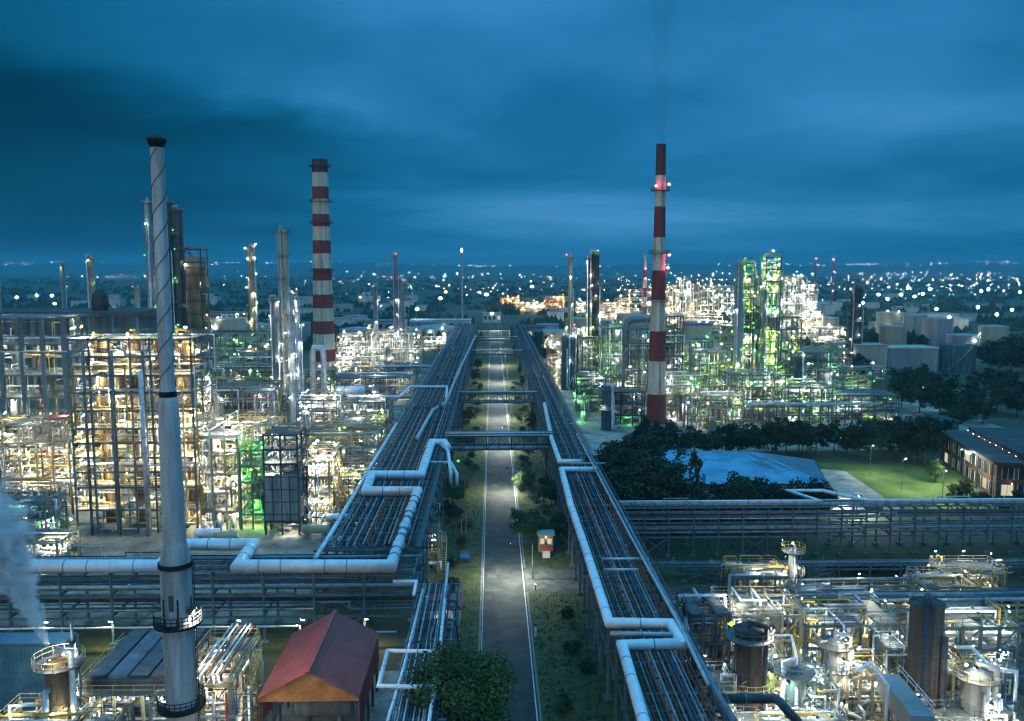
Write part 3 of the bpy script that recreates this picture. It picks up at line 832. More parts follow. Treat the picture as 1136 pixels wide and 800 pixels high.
zone('concrete_pad', rect(-26.5, -11.2, 66, 112), .009, 'concrete')
zone('side_road', rect(26, 190, 133, 141), .010, 'asphalt')
zone('grass_field', rect(-80, -28, 102, 127), .006, 'grass')
zone('grass_field', rect(27, 200, 142, 158), .006, 'grass')
lawn = [G(965, 568), G(1092, 568), G(1070, 518), G(905, 513)]
zone('lawn', [(p.x, p.y) for p in lawn], .008, 'lawn')
path = [G(905, 520), G(938, 523), G(1010, 572), G(950, 572)]
zone('path', [(p.x, p.y) for p in path], .012, 'concrete')
zone('yard', [(p.x, p.y) for p in (G(635, 512), G(705, 508), G(700, 482), G(640, 482))], .012, 'concrete')
fe = [G(1042, 435), G(1140, 448), G(1140, 438), G(1042, 428)]
zone('dirt_track', [(p.x, p.y) for p in fe], .010, 'pad')

# haze: the air of the dusk plain
hm = bpy.data.materials.new('haze_air'); hm.use_nodes = True
hn = hm.node_tree; hn.nodes.remove(hn.nodes['Principled BSDF'])
pv = hn.nodes.new('ShaderNodeVolumePrincipled'); pv.inputs['Color'].default_value = HAZE_COL; pv.inputs['Density'].default_value = HAZE_D
hn.links.new(pv.outputs[0], hn.nodes['Material Output'].inputs['Volume'])
if HAZE_D > 0:
    MATS['haze_air'] = hm
    ho = obj('haze', MB().box(-12500, 12500, -400, 13500, -1.5, 172).mesh('haze', 'haze_air')); ho['kind'] = 'stuff'
make_trees()
# ================================================================== chimneys and the near stack
def chimney(label, x, y, h, r0, r1, zs, plats, topdark, mname, lights=()):
    t = thing('striped_chimney', label, 'chimney', (x, y, 0))
    m = chimney_mat(mname, zs, True, topdark)
    prof = []
    for i in range(41):
        f = i / 40; prof.append((r0 + (r1 - r0) * (1 - (1 - f) ** 1.35), h * f))
    prof += [(r1 * .8, h), (r1 * .8, h - 1)]
    part('shaft', MB().lathe(prof, 32), m, t)
    for z in plats:
        rr = r0 + (r1 - r0) * (1 - (1 - z / h) ** 1.35)
        b = MB().lathe([(rr, z), (rr + 1.5, z), (rr + 1.5, z + .15), (rr, z + .15)], 28)
        p = part('platform', b, 'steel_dark', t)
        b = MB(); n = 20; ro = rr + 1.45
        for k in range(n):
            a, c = 6.2832 * k / n, 6.2832 * (k + 1) / n
            for hh in (.6, 1.2): b.beam((ro * math.cos(a), ro * math.sin(a), z + hh), (ro * math.cos(c), ro * math.sin(c), z + hh), .09)
            b.beam((ro * math.cos(a), ro * math.sin(a), z), (ro * math.cos(a), ro * math.sin(a), z + 1.2), .09)
        part('handrail', b, 'steel_dark', p)
    b = MB()
    for s in (-.3, .3): b.beam((s + .5, -r0 - .25, 1), (s + .5, -r1 - .3, h), .09)
    for k in range(int(h / 1.2)):
        z = 1.5 + k * 1.2; f = z / h; yy = -(r0 + .25 + (r1 + .05 - r0) * f); 
        if z < h - 1: b.beam((.2, yy, z), (.8, yy, z), .06)
    part('ladder', b, 'steel_dark', t)
    for (z, a) in lights:
        rr = r0 + (r1 - r0) * z / h + 1.3
        lamp(t, (rr * math.cos(a), rr * math.sin(a), z), 'red', .55, 'warning_light')
    return t
Yc = 298.0
def zc(py): return PZ(py, Yc, 730)
ch = zc(160)
chimney('slender red and white striped chimney rising right of the road', PX(729, Yc), Yc, ch, 3.45, 1.65,
        [zc(y) for y in (437, 401, 368, 333, 300, 264, 230, 195)] + [ch], [zc(212), zc(282), zc(334)], True, 'chimney_paint_slim',
        [(zc(205), -.6), (zc(207), -2.2), (zc(283), -.5), (zc(297), -.8)])
Yl = 410.0
def zl(py): return PZ(py, Yl, 360)
cl_h = zl(177)
chimney('thick red and white striped chimney standing beyond the silver vessels', PX(360, Yl), Yl, cl_h, 5.6, 3.65,
        [zl(y) for y in (416, 401, 388, 371, 356, 342, 327, 312, 298, 282, 267, 252, 238, 222, 208, 192)] + [cl_h], [zl(185), zl(224), zl(248), zl(301)], True, 'chimney_paint_wide')

Ys = 86.0; KS = .86
sp = D(198, 700, Ys)
def zs_(py): return D(190, py, Ys).z
t = thing('exhaust_stack', 'tall blue-grey steel stack with spiral strakes nearest the camera', 'stack', (sp.x, Ys, 0))
prof = [(r_ * KS, z_) for r_, z_ in [(1.80, 0), (1.80, zs_(628)), (1.84, zs_(626)), (1.34, zs_(600)), (1.17, zs_(450)), (1.10, zs_(444)), (.88, zs_(438)), (.84, zs_(425)), (.74, zs_(158))]]
full_ = []
for (ra_, za_), (rb_, zb2) in zip(prof[:-1], prof[1:]):
    n_ = max(1, int((zb2 - za_) / 2.4))
    for i in range(n_):
        f = i / n_; rr = ra_ + (rb_ - ra_) * f; z = za_ + (zb2 - za_) * f
        full_ += [(rr, z), (rr + .018, z + .01), (rr + .018, z + .09), (rr, z + .1)] if i else [(rr, z)]
prof = full_ + [prof[-1]]
part('shaft', MB().lathe(prof, 36), 'stack_blue', t)
part('flange', MB().lathe([(1.45, zs_(628)), (1.72, zs_(628)), (1.72, zs_(623)), (1.3, zs_(623))], 36), 'black_steel', t)
part('flange', MB().lathe([(.68, zs_(440)), (.85, zs_(440)), (.85, zs_(434)), (.68, zs_(434))], 30), 'black_steel', t)
z1 = zs_(158)
part('rain_cap', MB().lathe([(.65, z1 - .5), (.88, z1), (.93, z1 + .3), (.5, z1 + .6), (0, z1 + .75)], 24), 'black_steel', t)
for s in range(2):
    b = MB(); pts = []
    za, zb = zs_(428), zs_(165); n = 150
    for i in range(n + 1):
        f = i / n; a = f * 2 * math.pi * 4.3 + s * math.pi; rr = .72 - .085 * f + .03
        pts.append((rr * math.cos(a), rr * math.sin(a), za + (zb - za) * f))
    b.tube(pts, .04, 5); part('spiral_strake', b, 'vessel_dark', t)
for py in (690, 782):
    z = zs_(py)
    b = MB().lathe([(1.5, z - .15), (2.4, z - .15), (2.4, z + .1), (1.5, z + .1)], 30, a0=-2.9, a1=2.2)
    p = part('platform', b, 'black_steel', t)
    b = MB(); n = 22
    for k in range(n):
        a, c = -2.9 + 5.1 * k / n, -2.9 + 5.1 * (k + 1) / n
        for hh in (.45, .8, 1.2): b.beam((2.35 * math.cos(a), 2.35 * math.sin(a), z + hh), (2.35 * math.cos(c), 2.35 * math.sin(c), z + hh), .07)
        b.beam((2.35 * math.cos(a), 2.35 * math.sin(a), z), (2.35 * math.cos(a), 2.35 * math.sin(a), z + 1.2), .07)
    part('handrail', b, 'black_steel', p)
b = MB()
for s in (-.25, .25): b.beam((1.75, s, .2), (1.75, s, zs_(625)), .07)
for k in range(60):
    if .5 + k * .33 < zs_(630): b.beam((1.75, -.25, .5 + k * .33), (1.75, .25, .5 + k * .33), .05)
part('ladder', b, 'black_steel', t)
b = MB()
for a in (-2.2, -1.2, -.2):
    b.beam((1.57 * math.cos(a), 1.57 * math.sin(a), zs_(690)), (1.57 * math.cos(a), 1.57 * math.sin(a), zs_(660)), .12)
part('bracket', b, 'black_steel', t)
flood(t, (1.9, -.6, zs_(690) + 1.6), 'white', 1.0, 'right'); flood(t, (1.2, 1.5, zs_(690) - .6), 'warm', .5, 'down')  # white floodlight is an added, unseen source that brightens the red-roofed shelter
part('access_door', MB().lathe([(1.56, zs_(672)), (1.60, zs_(672)), (1.60, zs_(655)), (1.56, zs_(655))], 6, a0=-1.75, a1=-1.45), 'vessel_dark', t)

# ================================================================== pipe racks
ZR = 11.6
rack('wide blue-grey pipe rack along the left side of the road', -27.4, -11.2, 128.5, 640, [6.5, ZR - 2.4, ZR], 8, 'y', walk=(-11.9, -11.0), ncol=3)
rack_pipes('on the wide rack left of the road', -27.0, -12.4, 131, 632, ZR, 23, 'y', 3, rr=(.10, .36), group='pipes on the wide rack left of the road', jogs=1.15)
rack_pipes('on lower tier of wide rack left of road', -26.8, -11.8, 131, 600, 6.5, 7, 'y', 8, rr=(.12, .3), jogs=.2, group='pipes on the lower tier of the wide rack')
rack('narrow pipe rack nearest the camera left of the road', -11.0, -5.0, 58, 121, [5.5, 8.9], 6, 'y', walk=None)
rack_pipes('on the narrow rack left of the road', -10.8, -5.6, 57, 120, 8.9, 17, 'y', 5, rr=(.08, .2), jogs=.35, ms=('pipe_grey', 'pipe_grey', 'pipe_silver', 'pipe_dark', 'pipe_silver'), group='pipes on the narrow rack left of the road')
rack('blue-grey pipe rack along the right side of the road', 14.3, 22.8, 48, 640, [6.5, ZR], 7, 'y', walk=(22.0, 22.9))
rack_pipes('on the rack right of the road', 14.9, 21.8, 46, 632, ZR, 14, 'y', 12, rr=(.08, .26), ms=('pipe_grey', 'pipe_dark', 'pipe_rust', 'pipe_grey', 'pipe_silver', 'pipe_rust', 'pipe_dark'), group='pipes on the rack right of the road', jogs=1.1)
rack_pipes('on lower tier of rack right of road', 14.9, 22.2, 46, 600, 6.5, 6, 'y', 15, rr=(.12, .3), jogs=.2, group='pipes on the lower tier of the right rack')
lcr = rack('long crossing pipe rack at the left edge running to the wide rack', -150, -11.5, 120.5, 129, [4.6, 7.8, 10.8], 7.2, 'x', steel='steel_teal', walk=(120.4, 121.2))
for k in range(9): flood(lcr, (-92 + k * 9.2, 120.0, 4.0), 'warm' if k % 3 else 'white', .42, 'front', 'floodlight')  # added hooded floodlights, unseen sources that light the grass below
for lv, n_, sd in ((10.8, 9, 21), (7.8, 8, 22), (4.6, 6, 23)):
    rack_pipes({10.8: 'on top tier', 7.8: 'on middle tier', 4.6: 'on bottom tier'}[lv] + ', left crossing rack', -150, -12, 121.4, 128.4, lv, n_, 'x', sd, rr=(.09, .3), jogs=.3,
               order='from front', ms=('steel_blue', 'pipe_grey', 'pipe_silver', 'pipe_dark', 'pipe_rust', 'pipe_grey'), group='pipes on the crossing rack at left')
rack('long crossing pipe rack on the right in front of the blue roof', 24, 175, 157, 163.5, [4.2, 7.0, 9.2], 4.7, 'x', steel='steel_blue', walk=(156.9, 157.6), cs=.26)
for lv, n_, sd in ((9.2, 8, 31), (7.0, 6, 32), (4.2, 5, 33)):
    rack_pipes({9.2: 'on top tier', 7.0: 'on middle tier', 4.2: 'on bottom tier'}[lv] + ', right crossing rack', 24, 175, 157.6, 163, lv, n_, 'x', sd, rr=(.09, .28), jogs=.3,
               order='from front', ms=('steel_blue', 'pipe_grey', 'pipe_silver', 'pipe_dark', 'pipe_grey'), group='pipes on the crossing rack at right')
rack('lit pipe rack crossing the process area at lower right', 25, 110, 116, 121, [4.5, 7.2], 5, 'x', steel='steel_cream')
rack_pipes('on the lit rack at lower right', 25, 110, 116.4, 120.6, 7.2, 7, 'x', 41, rr=(.1, .3), order='from front', ms=('pipe_silver', 'pipe_white', 'pipe_grey', 'steel_blue'), group='pipes on the lit rack at lower right', jogs=.3)
rack_pipes('on lower tier of lit rack, lower right', 25, 110, 116.4, 120.6, 4.5, 5, 'x', 42, rr=(.1, .25), order='from front', ms=('pipe_silver', 'pipe_yellow', 'pipe_grey'), group='pipes on the lower tier of the lit rack', jogs=.3)
PIPE_WORD['pipe_yellow'] = 'yellow'
for (xa, xb, yy, nm) in ((-130, -28, 300, 'far crossing pipe rack left of the wide rack beside the silver ducts'), (-75, -28, 400, 'low crossing pipe rack near the striped chimney on the left'), (-130, -28, 215, 'crossing pipe rack behind the warm-lit structure at left'), (66, 130, 284, 'crossing pipe rack right of the slender striped chimney behind the trees')):
    rack(nm, xa, xb, yy, yy + 6, [5, 8], 8, 'x', steel='steel_blue')
    rack_pipes({300: 'on far rack beside silver ducts', 400: 'on low rack near thick striped chimney', 215: 'on rack behind warm-lit structure', 284: 'on rack behind trees right of slender chimney'}[yy], xa, xb, yy + .4, yy + 5.6, 8, 6, 'x', int(yy), rr=(.14, .36), order='from front', ms=('pipe_silver', 'pipe_white', 'pipe_grey'), group='pipes on crossing racks further back', jogs=.4)

# pipe bridges over the road
def bridge(label, y, z, depth, hgt, npipe, sd):
    t = thing('pipe_bridge', label, 'pipe bridge', (0, y, 0))
    x0, x1 = -11.0, 14.2
    for s in (-depth / 2, depth / 2):
        b = MB()
        b.box(x0, x1, s - .15, s + .15, z - .2, z + .15).box(x0, x1, s - .15, s + .15, z + hgt - .15, z + hgt + .15)
        n = 8
        for k in range(n + 1):
            xx = x0 + (x1 - x0) * k / n; b.beam((xx, s, z), (xx, s, z + hgt), .2)
            if k < n: b.beam((xx, s, z if k % 2 else z + hgt), (xx + (x1 - x0) / n, s, z + hgt if k % 2 else z), .14)
        part('truss', b, 'steel_dark', t)
    b = MB(); b.box(x0, x1, -depth / 2 + .2, depth / 2 - .2, z - .12, z - .02); part('deck', b, 'grating', t)
    r = random.Random(sd)
    for k in range(npipe):
        yy = -depth / 2 + depth * (k + .5) / npipe; rr = r.uniform(.12, .3)
        part('pipe', MB().tube([(x0 - 1, yy, z + rr + (hgt if k % 2 else .02)), (x1 + 1, yy, z + rr + (hgt if k % 2 else .02))], rr, 9), r.choice(['pipe_grey', 'pipe_dark', 'steel_blue', 'pipe_silver']), t, True)
    for x in (x0 + .6, x1 - .6):
        for s in (-depth / 2, depth / 2): part('column', MB().box(x - .2, x + .2, s - .2, s + .2, 0, z - .2), 'steel_dark', t)
bridge('nearest dark pipe bridge spanning the road between the two racks', 213, 9.4, 5.5, 3.3, 11, 1)
bridge('second dark pipe bridge spanning the road, lamp-lit road before and after it', 290, 8.8, 4.5, 3.0, 9, 2)
bridge('third pipe bridge spanning the road, seen above the second', 440, 9.5, 4.0, 2.0, 6, 3)
bridge('fourth pipe bridge spanning the road, small and far off', 525, 9.5, 4.0, 2.0, 5, 4)
bridge('farthest pipe bridge spanning the road near the racks\' end', 615, 9.5, 4.0, 2.0, 5, 5)

# big insulated pipes with flat expansion loops on top of the racks
def onz(pts, z): return [tuple(G(px, py, z)) for px, py in pts]
zb = 12.9
pipe('big white insulated pipe with square loops, from the left edge along the wide rack',
     onz([(-30, 628), (176, 628), (208, 604), (281, 604), (264, 628), (434, 628), (463, 545), (406, 545), (412, 527), (467, 527), (479, 491), (493, 491), (497, 497)], zb), .92, 'pipe_white', 18)
pipe('white pipe dropping from the end of the big white pipe', onz([(490, 494), (497, 500), (500, 522)], 12.8) + [tuple(Vector(G(500, 522, 12.8)) - Vector((0, 0, 3)))], .40, 'pipe_white', 12)
pipe('white pipe of middling thickness branching off the big white pipe to the trees', onz([(474, 513), (500, 513), (507, 526)], 12.2) + [tuple(Vector(G(507, 526, 12.2)) - Vector((0, 0, 2.5)))], .34, 'pipe_white', 12)
pipe('white pipe stepping across the wide left rack far up', onz([(385, 439), (443, 440), (455, 429), (496, 429), (495, 441)], 12.6), .42, 'pipe_white', 12)
pipe('bright white pipe along the left edge of the wide left rack', onz([(350, 619), (371, 586), (408, 523), (440, 470)], 12.4), .36, 'pipe_white', 12)
pipe('blue-white pipe running along the right edge of the wide left rack', onz([(463, 486), (480, 455), (494, 447), (512, 405), (528, 372)], 12.5), .5, 'pipe_silver', 12)
pipe('long white pipe with sideways loops on the rack right of the road',
     onz([(604, 448), (612, 487), (621, 512), (645, 512)], 12.4), .55, 'pipe_white', 14)
pipe('white pipe looping to the right on the rack right of the road, mid length',
     onz([(662, 521), (623, 521), (633, 560), (650, 610), (676, 691), (744, 692), (758, 716)], 12.4), .62, 'pipe_white', 16)
pipe('white pipe bending towards the camera on the rack right of the road',
     onz([(760, 714), (690, 716), (707, 775), (728, 850)], 12.4), .62, 'pipe_white', 16)
pipe('long blue-grey pipe along the right edge of the rack right of the road', onz([(636, 470), (690, 570), (740, 665), (800, 778), (815, 800)], 12.6), .34, 'pipe_grey', 12)
pipe('thin pale pipe along the rack right of the road beside the walkway', onz([(640, 482), (700, 596), (752, 690), (786, 760)], 12.9), .2, 'pipe_silver', 10)
for k, (pts, rr) in enumerate(([[(668, 620), (720, 620)], .2], [[(670, 632), (708, 632)], .2], [[(677, 703), (748, 704)], .28], [[(630, 514), (672, 514)], .18])):
    pipe(f"short pale crossing pipe on the rack right of the road, {ORD[k]} of four", onz(pts, 12.5), rr, 'pipe_silver', 10, group='short crossing pipes on the right rack')
pipe('square white pipe loop over the near end of the narrow rack', onz([(430, 722), (497, 723)], 10.6) , .24, 'pipe_white', 10)
pipe('white pipe bent around the near end of the narrow rack', onz([(430, 722), (420, 761), (482, 762)], 10.55)+[tuple(Vector(G(482,762,10.55))-Vector((0,0,3)))], .24, 'pipe_white', 10)
pipe('white pipe along the right edge of the narrow rack', onz([(497, 625), (488, 720), (476, 800), (470, 830)], 10.0), .2, 'pipe_white', 10)
pipe('white pipe down the middle of the narrow rack', onz([(469, 654), (448, 740), (430, 800)], 10.0), .17, 'pipe_white', 10)
pipe('white pipe stepping from the crossing rack at left on to the narrow rack', onz([(436, 645), (462, 645), (459, 660)], 10.4), .24, 'pipe_white', 10)
pipe('pale yellow-white pipe along the foot of the crossing rack at left', [(-135, 119.6, 3.2), (-28, 119.6, 3.2), (-28, 119.6, 2.2), (-14, 119.6, 2.2)], .14, 'pipe_white', 10)
pipe('long silver pipe along the top of the crossing rack at right', [(24, 158.2, 10.3), (61, 158.2, 10.3), (62.5, 158.2, 10.3), (59, 166, 10.3), (66, 166, 10.3), (72, 158.2, 10.3), (176, 158.2, 10.3)], .36, 'pipe_white', 12)
pipe('white pipe feeding the lit process area at lower right from the racks', onz([(762, 700), (762, 684), (838, 683)], 9.5), .3, 'pipe_silver', 10)
pipe('thick dark pipe bending down in the bottom right corner', onz([(792, 775), (862, 775), (884, 800)], 10) + [tuple(Vector(G(884, 800, 10)) - Vector((0, 0, 6)))], .5, 'pipe_dark', 12)

# ================================================================== left side
h1x0, h1x1 = PX(76, 174), PX(212, 174)
lv = [PZ(y, 174, 140) for y in (565, 540, 523, 507, 491, 475, 455, 435, 416, 395, 376)]
frame('tall warm-lit steel structure with many floors around brown vessels', (h1x0 + h1x1) / 2, 180, h1x1 - h1x0, 12, lv, 6, 2, steel='steel_blue', deck='steel_cream', lamps=99, colors=('warm', 'warm', 'white', 'warm'), pipes=70, vessels=24, vm='vessel_cream', seed=1,
      deckp=.6, lr=.21, pipem=['pipe_silver', 'pipe_white', 'pipe_white', 'pipe_yellow', 'pipe_silver'])
for k, px in enumerate((110, 145, 173, 203)):
    column(f"brown vertical vessel inside the warm-lit structure, {ORD[k]} from the left", PX(px, 178), 180.5, 40 + k % 2, 1.3, 'vessel_brown', plats=3, colors=('warm',), seed=10 + k, lamps=4, group='brown vessels inside the warm-lit structure', pipem='pipe_yellow')
for k, px in enumerate((92, 124, 158)):
    pipe(f"slim dark standpipe in front of the warm-lit structure, {ORD[k]} from the left", [(PX(px, 173), 173.0, 0), (PX(px, 173), 173.0, 38)], .28, 'steel_blue', 10, group='standpipes before the warm-lit structure', name='standpipe')
pipe('thick pale grey pipe standing in front of the warm-lit structure', [(PX(156, 172), 172, 0), (PX(156, 172), 172, 14), (PX(155, 172), 172, 34)], .5, 'pipe_silver', 12, name='standpipe')

ax0, ax1 = PX(-40, 222), PX(76, 222)
cf = frame('big teal concrete frame building with open floors behind the left edge', (ax0 + ax1) / 2, 228, ax1 - ax0, 16, [8, 15, 21.5, PZ(415, 222, 40), PZ(381, 222, 40), PZ(352, 222, 40)], 5, 2, steel='frame_concrete', deck='frame_concrete', lamps=60, colors=('white', 'white', 'white', 'warm'), pipes=36, vessels=16, vm='vessel_teal', seed=2, cs=.9, deckp=.95, brace=False, name='open_frame_building', cat='building')
fb = MB().box(PX(-60, 268), PX(160, 268), 268, 292, PZ(352, 268, 80), PZ(346, 268, 80))
fb2 = thing('roofed_plant_house', 'long dark flat-roofed plant house behind the teal frame building', 'building', (0, 0, 0))
part('roof', fb, 'roof_dark', fb2)
part('wall', MB().box(PX(-58, 269), PX(158, 269), 269, 291, 20, PZ(352, 268, 80) - .01), 'vessel_teal', fb2)
for k in range(9):
    x = PX(-55 + k * 24, 268.6); part('window', MB().box(x, x + 4.2, 268.9, 269.0 - .004, 29, 32), 'window_lit' if k % 3 else 'glass_dark', fb2)
for k in range(9): part('column', MB().box(PX(-58 + k * 26.5, 269), PX(-58 + k * 26.5, 269) + .7, 268.3, 268.85, 0, PZ(352, 268, 80) - .02), 'frame_concrete', fb2)
b = MB().lathe([(2.2, 0), (2.6, 2), (2.2, 5), (1.1, 6.5), (0, 7)], 16, (PX(113, 275), 276, PZ(346, 268, 80)))
part('roof_vent', b, 'vessel_dark', fb2)

frame('low yellow-lit process structure at the left edge', (PX(-20, 190) + PX(72, 190)) / 2, 196, PX(72, 190) - PX(-20, 190), 13, [4, 8, 12, 16, 20], 5, 2, steel='steel_cream', lamps=50, colors=('warm', 'white', 'white'), pipes=60, vessels=14, seed=3, deckp=.5, pipem=['pipe_white', 'pipe_silver', 'pipe_yellow', 'pipe_rust', 'pipe_grey'])
rb = thing('lean_to_roof', 'reddish brown sheet canopy over the low yellow-lit structure at left', 'canopy', (PX(58, 188), 190, 0))
part('roof', MB().slab([(-2.6, -3), (2.6, -3), (2.6, 3), (-2.6, 3)], 21.6, 21.8), 'red_sheet', rb)
for sx_ in (-2.4, 2.4):
    for sy_ in (-2.8, 2.8): part('post', MB().box(sx_ - .1, sx_ + .1, sy_ - .1, sy_ + .1, 18.0, 21.6), 'steel_cream', rb)
frame('pale pipe manifold frame at the left edge in front of the low structure', (PX(-20, 168) + PX(52, 168)) / 2, 168, PX(52, 168) - PX(-20, 168), 8, [3.2, 6.2, 9.5], 4, 2, steel='steel_teal', lamps=18, colors=('white', 'white', 'green'), pipes=55, vessels=8, seed=4, deckp=.35, pipem=['pipe_white', 'pipe_silver', 'pipe_grey'])
frame('small platform frame with pale rails between the manifold and the warm-lit structure', (PX(38, 160) + PX(78, 160)) / 2, 154, 8, 8, [3, 6], 2, 2, steel='steel_cream', lamps=8, pipes=20, vessels=4, seed=5)

# between the warm-lit structure and the wide rack
def fr(label, pa, pb, Y, dep, top, nlv, nx, ny, **k):
    xa, xb = PX(pa, Y), PX(pb, Y)
    return frame(label, (xa + xb) / 2, Y + dep / 2, xb - xa, dep, [top * (i + 1) / nlv for i in range(nlv)], nx, ny, **k)
BR = ['pipe_silver', 'pipe_white', 'pipe_yellow', 'pipe_grey', 'pipe_silver', 'pipe_rust']
fr('bright cream structure of five floors right of the warm-lit structure', 216, 260, 176, 11, 20, 5, 3, 2, steel='steel_cream', lamps=34, colors=('warm', 'white'), pipes=46, vessels=12, seed=6, pipem=BR, deckp=.5)
fr('dark green lit stair structure beside the grey clad tower', 262, 288, 176, 9, 17, 5, 2, 2, steel='pipe_green', lamps=22, colors=('green', 'green', 'lime'), pipes=26, vessels=4, seed=7, pipem=['pipe_green', 'pipe_grey'], deckp=.5)
gt = fr('grey clad furnace tower with open top floors right of the green-lit structure', 289, 327, 172, 8, 21, 7, 2, 2, steel='steel_dark', lamps=12, colors=('white',), pipes=22, vessels=8, seed=8, pipem=['pipe_grey', 'pipe_dark'])
gx0, gx1 = PX(289, 172), PX(327, 172)
b = MB(); gw = gx1 - gx0
b.box(-gw / 2 - .12, gw / 2 + .12, -4.3, 4.3, 3.2, 12.6); part('cladding', b, 'clad_grey', gt)
b = MB()
for k in range(5):
    x = -gw / 2 + gw * k / 4; b.box(x - .08, x + .08, -4.42, -4.31, 3.2, 12.6)
for k in range(4): z = 4.4 + k * 2.6; b.box(-gw / 2, gw / 2, -4.40, -4.312, z, z + .14)
part('cladding_rib', b, 'steel_dark', gt)
fr('white-lit structure right of the grey clad tower', 331, 362, 178, 12, 14, 4, 2, 2, steel='steel_cream', lamps=36, colors=('white', 'white', 'warm'), pipes=46, vessels=8, seed=9, pipem=BR, deckp=.4)
fr('low white and yellow lit structure close to the wide rack', 364, 400, 186, 13, 9, 3, 3, 2, steel='steel_cream', lamps=18, colors=('white', 'warm', 'lime'), pipes=46, vessels=8, seed=10, pipem=BR, deckp=.45)
fr('long silver structure behind the low one close to the wide rack', 333, 418, 212, 12, 13, 4, 5, 2, steel='steel_blue', lamps=34, colors=('white', 'white', 'lime'), pipes=56, vessels=14, seed=11, pipem=BR, deckp=.5)
fr('bright piping structure behind the cream five-floor structure', 214, 300, 208, 14, 16, 4, 4, 2, steel='steel_cream', lamps=40, colors=('white', 'warm', 'white'), pipes=62, vessels=14, seed=12, pipem=BR, deckp=.45)
fr('mixed white and green lit structure behind the bright piping structure', 212, 300, 250, 14, 20, 5, 4, 2, steel='steel_teal', lamps=40, colors=('white', 'green', 'white'), pipes=60, vessels=14, seed=13, deckp=.5)
fr('dark blue-grey box structure with open sides below the silver vessels', 268, 300, 232, 9, 21, 3, 2, 1, steel='steel_blue', lamps=8, pipes=14, vessels=4, seed=14, deckp=.8)
fr('broad piping structure at the foot of the tall silver vessels', 222, 302, 310, 16, 23, 5, 5, 2, steel='steel_blue', lamps=36, colors=('white', 'white', 'green'), pipes=60, vessels=16, seed=15, deckp=.5)
fr('white-lit structure at the foot of the silver ducts', 330, 372, 262, 12, 14, 4, 3, 2, steel='steel_teal', lamps=40, colors=('white',), pipes=44, vessels=10, seed=16, pipem=BR, deckp=.5)
fr('teal structure with open decks between the silver ducts and the wide rack', 372, 425, 276, 14, 11, 3, 3, 2, steel='steel_blue', lamps=16, pipes=40, vessels=8, seed=17, deckp=.6)
fr('low structure of pale pipes between the striped chimney and the wide rack', 372, 455, 345, 16, 10, 3, 5, 2, steel='steel_blue', lamps=16, pipes=46, vessels=8, seed=18, pipem=BR)
fr('dark structure left of the tall vessels by the teal frame building', 165, 228, 330, 16, 27, 5, 4, 2, steel='steel_teal', lamps=22, colors=('white', 'green'), pipes=40, vessels=12, seed=19)
for k, (px, Y, ty, rad, m, pl) in enumerate(((307, 300, 330, 1.25, 'vessel_grey', 6), (317, 310, 254, 1.9, 'vessel_cream', 8), (324, 300, 322, 1.3, 'pipe_silver', 6), (331, 305, 328, 1.0, 'pipe_silver', 5))):
    column(f"tall silver process column left of the thick striped chimney, {ORD[k]} of four from left", PX(px, Y), Y, PZ(ty, Y, px), rad, m, plats=pl, seed=30 + k, lamps=9 if k != 1 else 3, group='tall columns left of the thick striped chimney')
dx0, dx1 = PX(347, 290), PX(359, 290)
pipe('pair of thick silver duct legs joined by an arch right of the tall columns', [(dx0, 290, 0), (dx0, 290, PZ(392, 290, 350)), (dx0 + .6, 290, PZ(386, 290, 350)), (dx1 - .6, 290, PZ(386, 290, 350)), (dx1, 290, PZ(392, 290, 350)), (dx1, 290, 0)], 1.0, 'pipe_silver', 16, name='exhaust_duct')
for k in range(2):
    drum(f"white horizontal drum left of the wide rack, {['nearer the ducts', 'nearer the rack'][k]}", PX(371 + 22 * k, 325), 325, 5, 6.5, 1.7, 'pipe_white', group='white horizontal drums left of the wide rack')
fr('brilliantly lit white structure at the foot of the slim columns left of the rack', 406, 464, 440, 16, 21, 4, 4, 2, steel='steel_cream', lamps=46, colors=('white', 'white', 'warm'), pipes=50, vessels=12, seed=20, pipem=['pipe_white', 'pipe_silver'], deckp=.4)
for k, (px, ty, rad, cc) in enumerate(((417, 316, 1.1, 'white'), (440, 282, 1.0, 'red'), (446, 309, 1.6, 'white'))):
    column(['short slim column above the brilliantly lit structure', 'tallest slim column with a red light above the brilliantly lit structure', 'thicker pale column just right of the slim red-lit one'][k], PX(px, 448), 448, PZ(ty, 448, px), rad, 'vessel_grey', plats=5, colors=(cc, 'white'), seed=40 + k, lamps=5)
column('slender warm-lit column left of the thick striped chimney', PX(282, 420), 420, PZ(272, 420, 282), 1.6, 'vessel_cream', plats=9, colors=('warm', 'white', 'warm'), seed=44, lamps=20)
# group of dark towers behind the near stack
for k, (px, ty, rad, m) in enumerate(((172, 222, 1.5, 'vessel_grey'), (192, 222, 1.7, 'vessel_dark'), (201, 230, 2.1, 'vessel_dark'))):
    column(['pale grey column just behind the near stack with a lamp on top', 'dark column right behind the near stack', 'thick dark column between the near stack and the clad tower'][k], PX(px, 350), 350 + k, PZ(ty, 350, px), rad, m, plats=8, colors=('white', 'white', 'green'), seed=50 + k, lamps=7)
tw = fr('square tower clad in weathered sheets right of the near stack', 208, 227, 345, 8, PZ(276, 345, 217), 12, 1, 1, steel='steel_dark', lamps=9, colors=('white', 'white'), pipes=14, vessels=0, seed=21)
b = MB(); b.box(-2.9, 2.6, -3.6, 3.6, 18, PZ(286, 345, 217)); part('cladding', b, 'vessel_brown', tw)
b = MB(); b.box(-3.0, 2.7, -3.7, 3.7, PZ(296, 345, 217), PZ(285, 345, 217) + .1); part('top_cladding', b, 'vessel_cream', tw)
